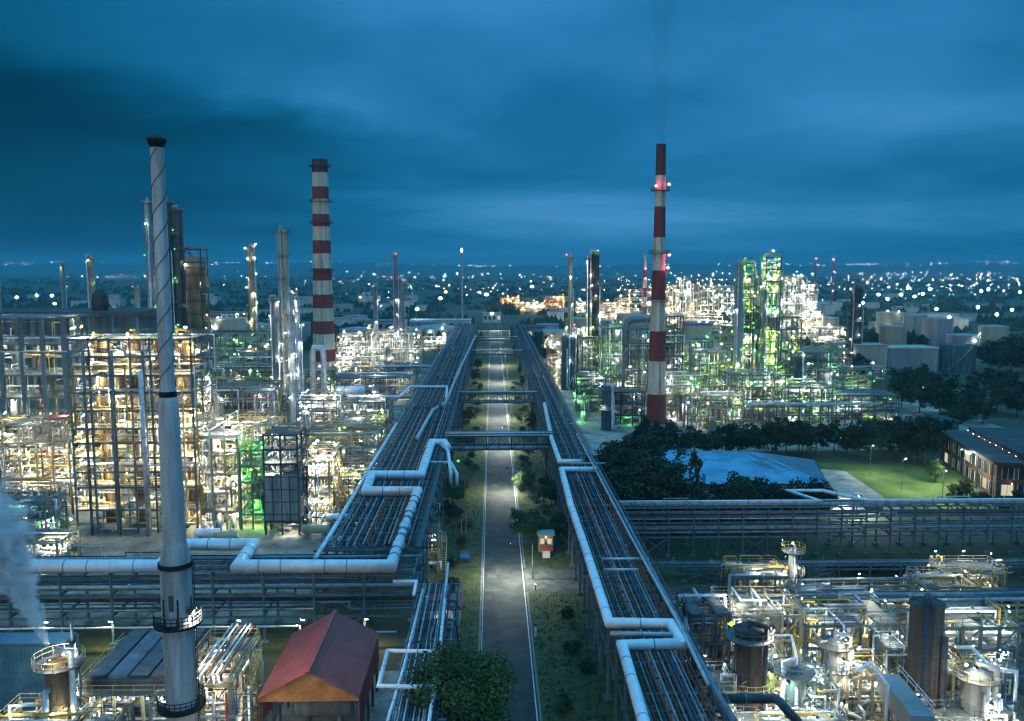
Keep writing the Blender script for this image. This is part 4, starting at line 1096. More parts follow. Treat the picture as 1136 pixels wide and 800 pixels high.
for k, (px, ty, Y, rad, m, cc) in enumerate(((106, 284, 500, 1.9, 'vessel_cream', ('white', 'lime')), (75, 291, 500, 1.0, 'vessel_grey', ('white', 'lime')), (2, 292, 430, 1.6, 'vessel_cream', ('red', 'warm')), (156, 318, 420, 1.2, 'vessel_cream', ('red', 'lime')), (130, 340, 420, 1.4, 'vessel_grey', ('white',)))):
    column(['cream column with lamps on the skyline left of the near stack', 'thin grey column on the skyline at the left', 'column with a red light at the left edge of the skyline', 'short cream column with a red light by the near stack', 'low grey column behind the flat-roofed plant house'][k], PX(px, Y), Y, PZ(ty, Y, px), rad, m, plats=4, colors=cc, seed=60 + k, lamps=5)
tank('big beige storage tank left of the slender warm-lit column', PX(256, 505), 505, 9.5, PZ(354, 505, 256), 'tank_beige', lamps=4)
tank('beige storage tank half hidden behind the slender warm-lit column', PX(288, 530), 530, 9, PZ(360, 530, 288), 'tank_beige', seed=1)
tank('dull grey tank behind the thick striped chimney', PX(398, 560), 560, 12, 14, 'tank_grey', seed=.4)
tank('wide low tank behind the brilliantly lit structure', PX(485, 640), 640, 20, 9, 'tank_grey', seed=.7, lamps=3)
# flare
ft = thing('flare_stack', 'thin flare stack with a small flame on the skyline above the wide rack', 'flare', (PX(513, 800), 800, 0))
part('pole', MB().lathe([(1.1, 0), (.9, 30), (.7, PZ(280, 800, 513))], 10), 'vessel_grey', ft)
part('flame', MB().lathe([(.2, 0), (.8, .8), (.9, 1.8), (.5, 3), (0, 3.8)], 10, (0, 0, PZ(280, 800, 513))), 'flame', ft)
b = MB()
for a in (0.5, 2.6, 4.7): b.beam((0, 0, 40), (math.cos(a) * 18, math.sin(a) * 18, 0), .15)
part('guy_wire', b, 'steel_dark', ft)

# more units in the gaps of the left plant
for k, (lb, pa, pb, Y, dep, top, nl, nx, cc, st) in enumerate((
    ('pale unit close behind the white-lit structure by the grey clad tower', 364, 402, 232, 10, 12, 3, 3, ('white', 'warm'), 'steel_cream'),
    ('silver unit in front of the teal structure by the wide rack', 396, 424, 250, 10, 9, 3, 2, ('white', 'lime'), 'steel_blue'),
    ('teal unit left of the white horizontal drums', 338, 366, 318, 12, 15, 4, 3, ('white', 'green'), 'steel_teal'),
    ('low unit beside the thick striped chimney base', 372, 410, 395, 12, 12, 3, 3, ('white', 'warm'), 'steel_cream'),
    ('unit of pipes between the striped chimney and the brilliantly lit structure', 384, 406, 445, 12, 14, 3, 2, ('white',), 'steel_teal'),
    ('deep lit unit behind the broad piping structure of the silver vessels', 232, 300, 370, 14, 26, 5, 5, ('white', 'warm', 'green'), 'steel_teal'),
    ('dim unit at the foot of the square clad tower', 200, 236, 300, 12, 18, 4, 3, ('white', 'green'), 'steel_blue'),
    ('lit unit right behind the warm-lit tall structure', 205, 222, 200, 10, 24, 6, 2, ('warm', 'white'), 'steel_cream'),
    ('green and white unit behind the green-lit stair structure', 246, 286, 196, 8, 13, 4, 3, ('green', 'white'), 'steel_teal'),
    ('dark unit under the flat-roofed plant house behind the tall warm structure', 78, 150, 215, 12, 34, 7, 5, ('white', 'warm'), 'steel_teal'))):
    fr(lb, pa, pb, Y, dep, top, nl, nx, 2, steel=st, lamps=26, colors=cc, pipes=44, vessels=14, seed=300 + k, pipem=BR, deckp=.5)
for k, (px, Y, ty, rad, m, cc) in enumerate(((228, 190, 478, .9, 'vessel_cream', 'warm'), (241, 224, 440, 1.2, 'vessel_grey', 'white'), (262, 268, 418, 1.3, 'vessel_cream', 'white'), (278, 330, 396, 1.6, 'vessel_grey', 'white'), (292, 350, 382, 1.5, 'vessel_cream', 'warm'),
                                        (338, 240, 455, 1.0, 'vessel_grey', 'white'), (352, 200, 505, .9, 'vessel_cream', 'warm'), (378, 222, 476, 1.1, 'vessel_grey', 'lime'), (396, 262, 452, 1.2, 'vessel_cream', 'white'), (415, 300, 430, 1.2, 'vessel_grey', 'white'),
                                        (392, 360, 404, 1.3, 'vessel_cream', 'white'), (430, 430, 384, 1.4, 'vessel_grey', 'warm'), (455, 455, 372, 1.3, 'vessel_cream', 'white'))):
    column(f"short lit vessel among pipework left of the wide rack, {ORD[k]} from the left", PX(px, Y), Y, PZ(ty, Y, px), rad, m, plats=2, colors=(cc,), seed=320 + k, lamps=4, group='short lit vessels left of the wide rack', name='process_vessel', cat='vessel')
for k, (px, Y, l, m) in enumerate(((224, 168, 5, 'pipe_white'), (243, 166, 4, 'vessel_cream'), (345, 170, 5, 'vessel_cream'), (372, 178, 5, 'pipe_white'), (392, 206, 5, 'vessel_grey'), (230, 196, 6, 'vessel_cream'), (20, 158, 5, 'pipe_white'), (62, 146, 4, 'vessel_cream'))):
    drum(f"small horizontal drum on the left concrete pad, {ORD[k]} in the row of lit drums", PX(px, Y), Y, 0, l, .9, m, group='small drums on the left pad')
# ================================================================== right side, beyond the trees
GR = ('green', 'lime', 'white', 'white')
PG = ['pipe_silver', 'pipe_grey', 'pipe_green', 'pipe_white', 'pipe_yellow']
fr('white-lit structure around the slim red-tipped column right of the road', 610, 645, 385, 14, 22, 5, 3, 2, steel='steel_cream', lamps=36, colors=('white', 'white', 'warm'), pipes=46, vessels=8, seed=22, pipem=BR, deckp=.5)
column('slim pale column with red lights right of the road', PX(632, 383), 383, PZ(283, 383, 632), 1.0, 'vessel_cream', plats=6, colors=('red', 'white'), seed=70, lamps=7)
for k, px in enumerate((627, 637)):
    column(f"{['left', 'right'][k]} dark teal vessel at the foot of the slim red-tipped column", PX(px, 378), 378, PZ(372, 378, px), 1.7, 'vessel_teal', plats=2, seed=72 + k, lamps=2, group='dark teal vessels by the slim column')
for k, (px, ty, rad) in enumerate(((653, 286, 1.4), (659, 280, 1.9))):
    column(['left and thinner of two dark columns with rows of lime lamps', 'right and thicker of two dark columns with rows of lime lamps'][k], PX(px, 380), 380, PZ(ty, 380, px), rad, 'vessel_dark', plats=9, colors=('lime', 'warm', 'white'), seed=75 + k, lamps=16)
fr('white and green lit structure at the foot of the two dark columns', 646, 690, 372, 14, 24, 5, 3, 2, steel='steel_teal', lamps=38, colors=GR, pipes=46, vessels=12, seed=23, pipem=PG, deckp=.5)
fr('tall slim-framed structure just left of the slender striped chimney', 668, 694, 345, 12, 30, 6, 2, 2, steel='steel_teal', lamps=30, colors=GR, pipes=40, vessels=8, seed=24, deckp=.5)
fr('green-lit low structure near the right rack below the dark columns', 640, 672, 318, 12, 14, 4, 2, 2, steel='steel_teal', lamps=26, colors=('green', 'green', 'white', 'lime'), pipes=34, vessels=8, seed=25, pipem=PG)
fr('low dark structure by the lit yard left of the slender striped chimney', 676, 716, 290, 12, 12, 3, 3, 2, steel='steel_dark', lamps=8, colors=('white', 'green'), pipes=30, vessels=8, seed=26)
column('stout dark teal vessel standing at the edge of the lit yard', PX(674, 284), 284, 15, 1.9, 'vessel_teal', plats=2, seed=80, lamps=1)
tank('beige storage tank behind the slender striped chimney', PX(702, 560), 560, 11, PZ(350, 560, 702), 'tank_beige', seed=.2)
pipe('grey duct arch left of the slender striped chimney', [(PX(694, 330), 330, 0), (PX(694, 330), 330, 31), (PX(696, 330), 330, 33.5), (PX(702, 330), 330, 34.5), (PX(724, 330), 330, 34.5)], 1.3, 'pipe_grey', 16, name='exhaust_duct')
fr('blue-grey duct support frame left of the slender striped chimney', 697, 722, 322, 8, 31, 6, 2, 1, steel='steel_blue', lamps=12, pipes=20, vessels=3, seed=27)
fr('dark framed furnace block just right of the slender striped chimney', 738, 757, 325, 10, 36, 7, 2, 2, steel='steel_dark', lamps=14, colors=('white', 'green'), pipes=24, vessels=8, seed=28)
fr('white-lit piping structure right of the slender chimney behind the trees', 740, 778, 300, 12, 16, 4, 3, 2, steel='steel_cream', lamps=40, colors=('white', 'white', 'green'), pipes=52, vessels=10, seed=29, pipem=PG, deckp=.4)
fr('white and green lit structure between the chimney and the green towers', 776, 812, 325, 14, 22, 5, 3, 2, steel='steel_teal', lamps=48, colors=GR, pipes=52, vessels=12, seed=30, pipem=PG, deckp=.5)
ws = thing('conveyor_house', 'pale sheet-clad house with a blue roof edge and sloping gallery right of the slender chimney', 'building', (PX(773, 420), 420, 0))
part('wall', MB().box(-6, 6, -4, 4, 8, 26), 'tank_beige', ws)
part('roof', MB().box(-6.5, 6.5, -4.5, 4.5, 26.01, 27), 'blue_sheet', ws)
b = MB().beam((4, -4.3, 22), (20, -4.3, 2), 2.4, 2.6); part('gallery', b, 'tank_beige', ws)
for sx_ in (-5, 5): part('column', MB().box(sx_ - .4, sx_ + .4, -3.5, 3.5, 0, 7.99), 'steel_dark', ws)
# the green towers
GT = ('lime', 'green', 'lime', 'white', 'lime')
fr('left of the two tall green-lit lattice towers', 821, 834, 318, 7, PZ(292, 318, 828), 13, 1, 1, steel='steel_teal', lamps=95, colors=GT, pipes=40, vessels=3, seed=31, pipem=['pipe_green', 'pipe_silver', 'pipe_yellow'], lr=.25)
fr('right and wider of the two tall green-lit lattice towers', 847, 863, 318, 6, PZ(285, 318, 855), 13, 1, 1, steel='steel_teal', lamps=120, colors=GT, pipes=50, vessels=6, seed=32, pipem=['pipe_green', 'pipe_silver', 'pipe_yellow'], lr=.25)
for k, (px, ty, rad, m) in enumerate(((817, 291, 1.5, 'vessel_grey'), (838, 345, 1.2, 'vessel_teal'), (845, 320, .7, 'vessel_grey'), (866, 300, .8, 'vessel_grey'))):
    column(['thick grey column at the left of the green-lit towers', 'shorter teal column between the green-lit towers', 'slim grey column at the left side of the wider green-lit tower', 'grey column at the right side of the wider green-lit tower'][k], PX(px, 315), 314 + (k % 2) * 8, PZ(ty, 315, px), rad, m, plats=7, colors=('lime', 'green', 'white'), seed=84 + k, lamps=9)
fr('yellow-green lit base structure under the green-lit towers', 812, 872, 296, 16, 17, 4, 5, 2, steel='steel_teal', lamps=60, colors=('lime', 'white', 'green', 'warm', 'white'), pipes=64, vessels=16, seed=33, pipem=PG, deckp=.45)
fr('low green and white lit structure right of the green-lit towers', 876, 925, 292, 14, 13, 4, 4, 2, steel='steel_teal', lamps=50, colors=GR, pipes=56, vessels=14, seed=34, pipem=PG, deckp=.5)
fr('low teal structure with pale railings further right before the dark trees', 930, 1000, 300, 14, 9, 3, 5, 2, steel='steel_teal', lamps=26, colors=('green', 'white', 'lime'), pipes=40, vessels=10, seed=35, pipem=PG)
fr('green-lit open structure behind the low structures at right', 880, 935, 345, 16, 20, 5, 4, 2, steel='steel_teal', lamps=30, colors=('green', 'white', 'green'), pipes=44, vessels=10, seed=36, pipem=PG)
fr('dim blue-grey structure before the dark column at right', 890, 945, 400, 14, 15, 4, 4, 2, steel='steel_blue', lamps=18, colors=('white', 'warm'), pipes=30, vessels=8, seed=37)
column('lone dark column with a lit head left of the big beige tanks', PX(947, 440), 440, PZ(316, 440, 947), 2.9, 'vessel_dark', plats=5, colors=('white', 'warm'), seed=90, lamps=7, pipem='pipe_grey')
single('lattice_mast', MB().tube([(0, 0, 0), (0, 0, 45)], .25, 6), 'steel_blue', 'thin grey pole standing just left of the lone dark column', 'mast', loc=(PX(938, 435), 435, 0))
# farther: bright and orange complexes
for k, (pa, pb, Y, top, nl, cc, lb) in enumerate((
    (862, 878, 640, 48, 9, ('white',), 'brilliant white lattice tower far right of the green-lit towers, left of three'),
    (878, 892, 660, 46, 9, ('white',), 'brilliant white lattice tower far right of the green-lit towers, middle of three'),
    (892, 904, 690, 40, 8, ('white',), 'brilliant white lattice tower far right of the green-lit towers, right of three'),
    (866, 912, 600, 20, 4, ('white', 'white', 'warm'), 'low glaring white structure at the foot of the three brilliant towers'))):
    fr(lb, pa, pb, Y, 12, top, nl, 3, 1, steel='steel_cream', lamps=34, colors=cc, pipes=24, vessels=4, seed=100 + k, pipem=['pipe_white', 'pipe_silver'], lr=.34, deckp=.3, stair=False)
for k, (pa, pb, Y, top, cc) in enumerate(((684, 700, 760, 26, ('amber', 'amber', 'white')), (742, 752, 740, 38, ('white', 'amber')), (753, 764, 800, 44, ('white', 'warm')), (766, 776, 760, 38, ('white', 'amber')), (778, 796, 820, 36, ('white', 'warm')),
                                        (740, 800, 690, 16, ('white', 'amber', 'white')), (696, 724, 900, 30, ('amber', 'white')), (800, 815, 880, 34, ('white',)), (574, 604, 1000, 12, ('amber', 'amber', 'warm')), (606, 626, 1050, 18, ('amber',)), (556, 576, 1150, 12, ('amber',)), (640, 662, 980, 14, ('amber', 'white')), (664, 684, 860, 18, ('amber', 'amber', 'white')), (724, 742, 980, 26, ('amber', 'amber')))):
    fr(f"far {'orange and white' if 'amber' in cc else 'white'} lit plant structure near the horizon right of the road, {ORD[k]}", pa, pb, Y, 16, top, 6, 3, 1, steel='steel_cream', lamps=52 if cc[0] == 'amber' else 36, colors=cc, pipes=14, vessels=3, seed=110 + k, pipem=['pipe_white', 'pipe_silver'], lr=.34, deckp=.3, group='far lit plants near the horizon', stair=False, rails=False)
far_ch = thing('striped_chimney', 'small far red and white chimney just left of the slender striped chimney', 'chimney', (PX(714, 900), 900, 0))
part('shaft', MB().lathe([(2.6, 0), (1.7, PZ(283, 900, 714))], 16), chimney_mat('chimney_paint_far', [12, 22, 32, 42, 52, PZ(283, 900, 714)], True), far_ch)
for z in (52, 42): lamp(far_ch, (0, -2.8, z), 'red', .9, 'warning_light')
for k, (px, ty, Y) in enumerate(((901, 287, 1100), (920, 288, 1000))):
    t_ = thing('radio_mast', ['far red mast with a red light, left of two beyond the brilliant white towers', 'far red mast with a red light, right of two beyond the brilliant white towers'][k], 'mast', (PX(px, Y), Y, 0))
    part('mast', MB().lathe([(.9, 0), (.6, PZ(ty, Y, px))], 6), 'red_paint', t_); lamp(t_, (0, 0, PZ(ty, Y, px)), 'red', .9, 'warning_light')

# tanks and block buildings at right
def block(label, pa, pb, Y, dep, h, wall, roof, name='plant_building', nwin=0, rise=.6, parapet=True):
    x0, x1 = PX(pa, Y), PX(pb, Y)
    t = thing(name, label, 'building', ((x0 + x1) / 2, Y, 0)); wd = (x1 - x0) / 2
    part('wall', MB().box(-wd, wd, 0, dep, 0, h), wall, t)
    part('roof', MB().box(-wd - .4, wd + .4, -.4, dep + .4, h + .005, h + rise), roof, t)
    for k in range(nwin):
        xx = -wd + 2 * wd * (k + .5) / nwin; ww = wd / nwin * .55
        f = part('window', MB().box(xx - ww, xx + ww, -.06, -.004, h * .35, h * .75), 'window_lit' if (k * 7 + len(label)) % 5 == 0 else 'glass_dark', t)
        part('sill', MB().box(xx - ww - .1, xx + ww + .1, -.16, -.005, h * .35 - .15, h * .35 - .005), 'plaster', f)
    return t
tank('tall beige tank behind the big block buildings at right', PX(989, 480), 480, 7.2, PZ(362, 480, 989), 'tank_beige', seed=.5)
tank('pale tank beyond the tall beige tank at right', PX(985, 600), 600, 9, 22, 'tank_beige', seed=.8, lamps=2)
tank('squat dark tank with a pale lamp-lit rim at the right', PX(1062, 440), 440, 8.6, PZ(383, 440, 1062), 'vessel_teal', seed=.3)
tank('grey tank with lit stairs behind the squat dark tank', PX(1066, 520), 520, 9, PZ(372, 520, 1066), 'tank_grey', seed=1.2, lamps=3)
tank('dim grey tank standing in the haze behind the beige tanks', PX(1038, 560), 560, 9, 20, 'tank_grey', seed=2)
block('big beige block building right of the lone dark column', 953, 984, 430, 14, PZ(384, 430, 968), 'tank_beige', 'roof_grey')
block('wide blue-grey block building right of the beige one', 985, 1040, 436, 16, PZ(387, 436, 1010), 'tank_grey', 'tank_beige')
block('small pale shed left of the lone dark column', 925, 937, 445, 8, 14, 'tank_beige', 'roof_grey')
block('long low shed at the far end of the road, left of it', 455, 522, 720, 24, 9, 'plaster', 'roof_grey', nwin=8)
block('grey-roofed hall right of the far end of the road', 566, 604, 620, 30, 10, 'tank_grey', 'roof_dark', nwin=6)
block('pale lit building closing the far end of the road', 536, 556, 830, 14, 9, 'plaster', 'roof_grey', nwin=4)
block('low blue-roofed shed far beyond the silver vessels', 404, 450, 700, 20, 10, 'tank_grey', 'blue_sheet', nwin=4)
block('long beige hall beyond the right rack, behind the slim red-tipped column', 604, 628, 540, 22, 13, 'tank_beige', 'roof_grey', nwin=3)

# blue-roofed hall among the trees
y_front, y_back = 192.0, 230.0
xl, xr = G(700, 520, 6).x - 2, G(930, 522, 6).x
bt = thing('blue_roofed_hall', 'large low hall with a pale blue hipped sheet roof ringed by dark trees', 'building', (0, 0, 0))
e0, e1, e2, e3 = Vector((xl, y_front, 5)), Vector((xr - 6, y_front, 5)), Vector((xr, y_back - 14, 5)), Vector((xl, y_back, 5))
ra, rb2 = Vector((xl + 2, y_back - 10, 7)), Vector((xr - 15, y_back - 13, 7))
b = MB(); b.poly([e0, e1, rb2, ra])
for k in range(1, 46):
    o_ = Vector((0, 0, .05)); b.beam(e0.lerp(e1, k / 46) + o_, ra.lerp(rb2, k / 46) + o_, .14, .1)
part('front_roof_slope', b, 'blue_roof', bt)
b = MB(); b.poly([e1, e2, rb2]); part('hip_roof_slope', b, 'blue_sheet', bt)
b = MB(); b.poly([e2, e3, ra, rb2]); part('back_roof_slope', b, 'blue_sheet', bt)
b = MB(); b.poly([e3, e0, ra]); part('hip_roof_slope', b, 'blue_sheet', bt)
part('wall', MB().slab([(xl + 1, y_front + 1), (xr - 7, y_front + 1), (xr - 1.5, y_back - 14.5), (xl + 1, y_back - 1)], 0, 4.95), 'plaster', bt)
part('gutter', MB().beam(e0 - Vector((0, .15, .1)), e1 - Vector((0, .15, .1)), .25).beam(e1 + Vector((.15, 0, -.1)), e2 + Vector((.15, 0, -.1)), .25), 'roof_dark', bt)
nrm = (e1 - e0).cross(ra - e0).normalized()
def onroof(u, v, o=.05): 
    a = e0.lerp(e1, u); c = ra.lerp(rb2, u); return a.lerp(c, v) + nrm * o
for (u0, u1, v0, v1) in ((.83, .90, .42, .68), (.93, .985, .45, .80), (.90, .93, .70, .93), (.42, .58, .95, .985), (.66, .74, .93, .98)):
    q = [onroof(u0, v0), onroof(u1, v0), onroof(u1, v1), onroof(u0, v1)]
    b = MB(); b.poly(q); part('roof_patch', b, 'roof_patch', bt)

# brick-lit building at right edge
c0 = G(1104, 553); c0 = Vector((c0.x, c0.y, 0)); cb_ = G(1044, 512); cb_ = Vector((cb_.x, cb_.y, 0))
dirb = (cb_ - c0).normalized(); dirr = Vector((dirb.y, -dirb.x, 0)); Lb, Wb, Hb = (cb_ - c0).length, 30.0, 8.6
bb = thing('office_building', 'dark-roofed two-storey building with lit windows at the right edge beside the lawn', 'building', (c0.x, c0.y, 0), math.atan2(dirr.y, dirr.x))
# local axes: x along the front, y back along the side wall
part('wall', MB().box(0, Wb, 0, Lb, 0, Hb - .2), 'brick', bb)
part('roof', MB().box(-1.2, Wb + 1, -1.2, Lb + 1, Hb - .195, Hb + .35), 'roof_dark', bb)
part('parapet', MB().box(6, Wb + 1, 3, Lb * .95, Hb + .355, Hb + 1.9), 'roof_dark', bb)
for k in range(7):
    xx = 1.2 + k * 3.6
    for z in (.8, 4.8):
        f = part('window', MB().box(xx, xx + 2.5, -.08, -.004, z, z + 2.6), 'window_lit' if k < 5 and (k + int(z)) % 3 != 1 and z < 2 else 'glass_dark', bb)
        part('frame', MB().box(xx - .12, xx, -.14, -.005, z - .1, z + 2.7).box(xx + 2.5, xx + 2.62, -.14, -.005, z - .1, z + 2.7).box(xx + 1.2, xx + 1.3, -.14, -.082, z, z + 2.6), 'plaster', f)
for k in range(9):
    yy = 1.5 + k * (Lb - 3) / 9
    for z in (.8, 4.8):
        f = part('window', MB().box(-.08, -.004, yy, yy + 2.4, z, z + 2.5), 'window_lit' if (k + int(z)) % 7 == 1 else 'glass_dark', bb)
        part('frame', MB().box(-.14, -.005, yy - .12, yy, z - .1, z + 2.6).box(-.14, -.005, yy + 2.4, yy + 2.52, z - .1, z + 2.6), 'plaster', f)
for k in range(5):
    part('column', MB().box(-1.1, -.8, k * Lb / 4.2, k * Lb / 4.2 + .35, 0, Hb - .2), 'steel_dark', bb)
for k in range(9): lamp(bb, (5.5, 4 + k * 4, Hb + 1.0), 'white', .035)
lamp(bb, (3, -1.0, 4.0), 'warm', .08); lamp(bb, (11, -1.0, 4.0), 'warm', .08)
block('low dark annex with a blue side behind the dark-roofed building', 1040, 1068, 262, 10, 6, 'vessel_teal', 'roof_dark')
block('small flat-roofed kiosk by the paved path in front of the lawn', 925, 951, 186, 4, 2.6, 'plaster', 'plaster', name='kiosk')

# ================================================================== lower right process area
CP = ['pipe_silver', 'pipe_white', 'pipe_grey', 'pipe_yellow', 'pipe_silver', 'steel_blue']
column('fat dark vessel with a lit platform on top in the lower right', PX(841, 95), 95, PZ(697, 95, 841), 1.65, 'vessel_dark', plats=2, colors=('warm', 'lime'), seed=201, lamps=4, pipem='pipe_dark', flat=True)
column('dark teal vessel right of the fat dark vessel', PX(893, 94), 94, PZ(738, 94, 893), 1.25, 'vessel_teal', plats=2, colors=('white',), seed=202, lamps=5)
column('slate vessel with a pale lit head in the lower right', PX(940, 99), 99, PZ(708, 99, 940), 1.25, 'vessel_grey', plats=3, colors=('warm', 'white'), seed=203, lamps=8)
column('tall weathered grey-brown column in the lower right', PX(1044, 97), 97, PZ(668, 97, 1044), 1.9, 'vessel_dark', plats=0, colors=('white',), seed=204, lamps=0, pipem='pipe_dark', flat=True)
column('short slate vessel near the bottom right edge', PX(1106, 92), 92, PZ(742, 92, 1106), 1.45, 'vessel_grey', plats=2, colors=('warm', 'white'), seed=205, lamps=6)
column('pale vent column with twin lamps above the lower right area', PX(888, 137), 137, PZ(608, 137, 888), .75, 'vessel_grey', plats=2, colors=('white',), seed=206, lamps=6, lr=.15)
fr('white-lit platform structure left of the pale vent column', 822, 884, 134, 7, PZ(640, 134, 850), 3, 4, 2, steel='steel_teal', lamps=14, colors=('white',), pipes=30, vessels=6, seed=210, pipem=CP, lr=.10)
fr('green-lit dark structure beside the rack right of the road', 772, 818, 104, 7, 11, 3, 3, 2, steel='steel_dark', lamps=8, colors=('green', 'white', 'lime'), pipes=34, vessels=7, seed=211, lr=.13)
fr('yellow-lit pipe structure behind the fat dark vessel', 812, 900, 106, 7, 10, 3, 4, 2, steel='steel_cream', lamps=30, colors=('warm', 'white'), pipes=58, vessels=9, seed=212, pipem=CP, lr=.10, deckp=.5)
fr('white-lit pipe structure in the middle of the lower right area', 905, 1012, 105, 8, 9, 3, 5, 2, steel='steel_teal', lamps=36, colors=('white', 'warm'), pipes=66, vessels=10, seed=213, pipem=CP, lr=.10, deckp=.5)
fr('bright pipe structure right of the tall weathered column', 1064, 1150, 104, 8, 9, 3, 4, 2, steel='steel_teal', lamps=30, colors=('warm', 'white'), pipes=58, vessels=9, seed=214, pipem=CP, lr=.10, deckp=.5)
fr('low pump structure at the bottom edge below the vessels', 830, 965, 86, 6, 4.5, 1, 6, 2, steel='steel_blue', lamps=22, colors=('white', 'warm'), pipes=60, vessels=10, seed=215, pipem=CP, lr=.10, deckp=.4)
fr('low pipe structure at the bottom right corner', 1066, 1170, 86, 6, 4.5, 1, 5, 2, steel='steel_blue', lamps=18, colors=('white', 'warm'), pipes=54, vessels=8, seed=216, pipem=CP, lr=.10, deckp=.4)
fr('pale stair frame left of the fat dark vessel', 800, 826, 92, 5, 7, 2, 2, 1, steel='steel_cream', lamps=9, colors=('white',), pipes=24, vessels=3, seed=217, pipem=CP, lr=.10)
fr('low lit structure behind the lit rack at the right', 1040, 1100, 128, 6, 5, 2, 4, 1, steel='steel_cream', lamps=14, colors=('warm', 'white'), pipes=30, vessels=5, seed=218, pipem=CP, lr=.10)
fr('long low lit structure behind the lit rack in the middle', 895, 1030, 125, 5, 4.5, 1, 8, 1, steel='steel_cream', lamps=16, colors=('warm', 'white'), pipes=40, vessels=6, seed=219, pipem=CP, lr=.10)
dc = thing('inclined_gallery', 'slanting blue-grey sheet-clad gallery running down to the bottom edge', 'conveyor gallery', (0, 0, 0))
ga, gb = D(985, 758, 92), D(1024, 806, 82)
part('gallery', MB().beam(ga, gb, 2.3, 2.2), 'tank_grey', dc)
b = MB(); rail_mb(b, [ga + Vector((1.2, 0, 1.1)), gb + Vector((1.2, 0, 1.1))], mid=True); part('handrail', b, 'pipe_white', dc)
for f in (.05, .95):
    p = ga.lerp(gb, f); part('post', MB().box(p.x - .15, p.x + .15, p.y - .15, p.y + .15, 0, p.z - 1), 'steel_blue', dc)
for k, (px, Y, l, m) in enumerate(((868, 90, 4, 'vessel_cream'), (915, 88, 4, 'pipe_white'), (965, 93, 5, 'vessel_cream'), (1078, 95, 4.4, 'vessel_cream'), (1130, 97, 4, 'pipe_white'))):
    drum(f"lit horizontal drum on the lower right pad, {ORD[k]} from the left", PX(px, Y), Y, 0, l, .8, m, group='lit drums on the lower right pad')
for k, (pts, rr, m) in enumerate(([[(860, 705), (878, 705), (884, 730)], .16, 'pipe_white'], [[(910, 712), (932, 710), (936, 700)], .16, 'pipe_white'], [[(948, 745), (966, 735), (985, 760)], .18, 'pipe_white'], [[(917, 675), (936, 694), (936, 706)], .14, 'pipe_white'], [[(1060, 718), (1078, 718), (1100, 742), (1128, 745)], .2, 'pipe_white'], [[(1008, 673), (1030, 690)], .14, 'pipe_white'])):
    pipe(f"short white lit pipe looping over the lower right area, {ORD[k]} from the left", onz(pts, 9.5) + [tuple(Vector(G(*pts[-1], 9.5)) - Vector((0, 0, 5)))], rr, m, 8, group='short white pipes over the lower right area', rings=False)

# ================================================================== lower left process area
fan = thing('air_cooler_bank', 'raised fan cooler bank with grey roof panels on a lit steel table at lower left', 'air cooler', (0, 0, 0))
fx0, fx1, fy0, fy1, fz = PX(88, 96), PX(184, 96), 93, 106, 8.6
for i in range(4):
    for j in range(2):
        part('leg', MB().box(fx0 + (fx1 - fx0) * i / 3 - .15, fx0 + (fx1 - fx0) * i / 3 + .15, [fy0, fy1][j] - .15, [fy0, fy1][j] + .15, 0, fz - 1.2), 'steel_cream', fan)
part('plenum', MB().box(fx0 - .2, fx1 + .2, fy0 - .2, fy1 + .2, fz - 1.2, fz - .01), 'vessel_dark', fan)
for i in range(4):
    xa = fx0 + (fx1 - fx0) * i / 4 + .15; xb = fx0 + (fx1 - fx0) * (i + 1) / 4 - .15
    part('tube_bundle', MB().box(xa, xb, fy0 + .2, fy1 - .2, fz, fz + .35), ['steel_dark', 'pipe_grey', 'steel_dark', 'pipe_rust'][i], fan)
    b = MB()
    for k in range(10): b.box(xa + .1 + (xb - xa) * k / 10.2, xa + .18 + (xb - xa) * k / 10.2, fy0 + .3, fy1 - .3, fz + .352, fz + .42)
    part('tube_row', b, 'pipe_grey', fan)
b = MB(); rail_mb(b, [(fx0 - 1, fy0 - 1.1, fz - 1.2), (fx1 + 1, fy0 - 1.1, fz - 1.2)]); rail_mb(b, [(fx0 - 1, fy0 - 1.1, fz - 1.2), (fx0 - 1, fy1, fz - 1.2)]); part('handrail', b, 'steel_cream', fan)
part('walkway', MB().box(fx0 - 1.1, fx1 + 1.1, fy0 - 1.2, fy0 - .25, fz - 1.3, fz - 1.21), 'grating', fan)
for k in range(12): lamp(fan, (fx0 + (fx1 - fx0) * (k % 6 + .5) / 6, fy0 - .5 + (k // 6) * 9, fz - 2.0), 'white' if k % 3 else 'warm', .12)
frame('lit piping under the fan cooler bank at lower left', (fx0 + fx1) / 2, 97, fx1 - fx0 - 1.5, 6, [2.6, 5.2], 4, 2, steel='steel_blue', lamps=16, colors=('white', 'white', 'warm'), pipes=64, vessels=8, seed=230, pipem=['pipe_white', 'pipe_silver', 'pipe_grey'], lr=.10, stair=False)
frame('lit steel structure with pale parallel pipes right of the near stack', (PX(212, 96) + PX(255, 96)) / 2 - .6, 97, 6, 12, [3, 6, 9], 2, 3, steel='steel_cream', lamps=26, colors=('warm', 'white', 'white'), pipes=50, vessels=6, seed=231, pipem=['pipe_white', 'pipe_silver', 'pipe_rust'], lr=.10, deckp=.4)
for k in range(6):
    x = PX(222 + k * 5.5, 96)
    single('pipe', MB().tube([(x, 90.5, 9.6), (x, 90.5, 10.3), (x, 104, 10.3), (x, 104, 9.4)], .13, 8), ['pipe_silver', 'pipe_white', 'pipe_rust'][k % 3], f"pale parallel pipe on the lit structure right of the near stack, {ORD[k]} from the left", 'pipe', 'parallel pipes right of the near stack', True)
pipe('red standpipe at the lit structure right of the near stack', [(PX(233, 88), 89, 0), (PX(233, 88), 89, 9)], .14, 'red_paint', 8, name='standpipe')
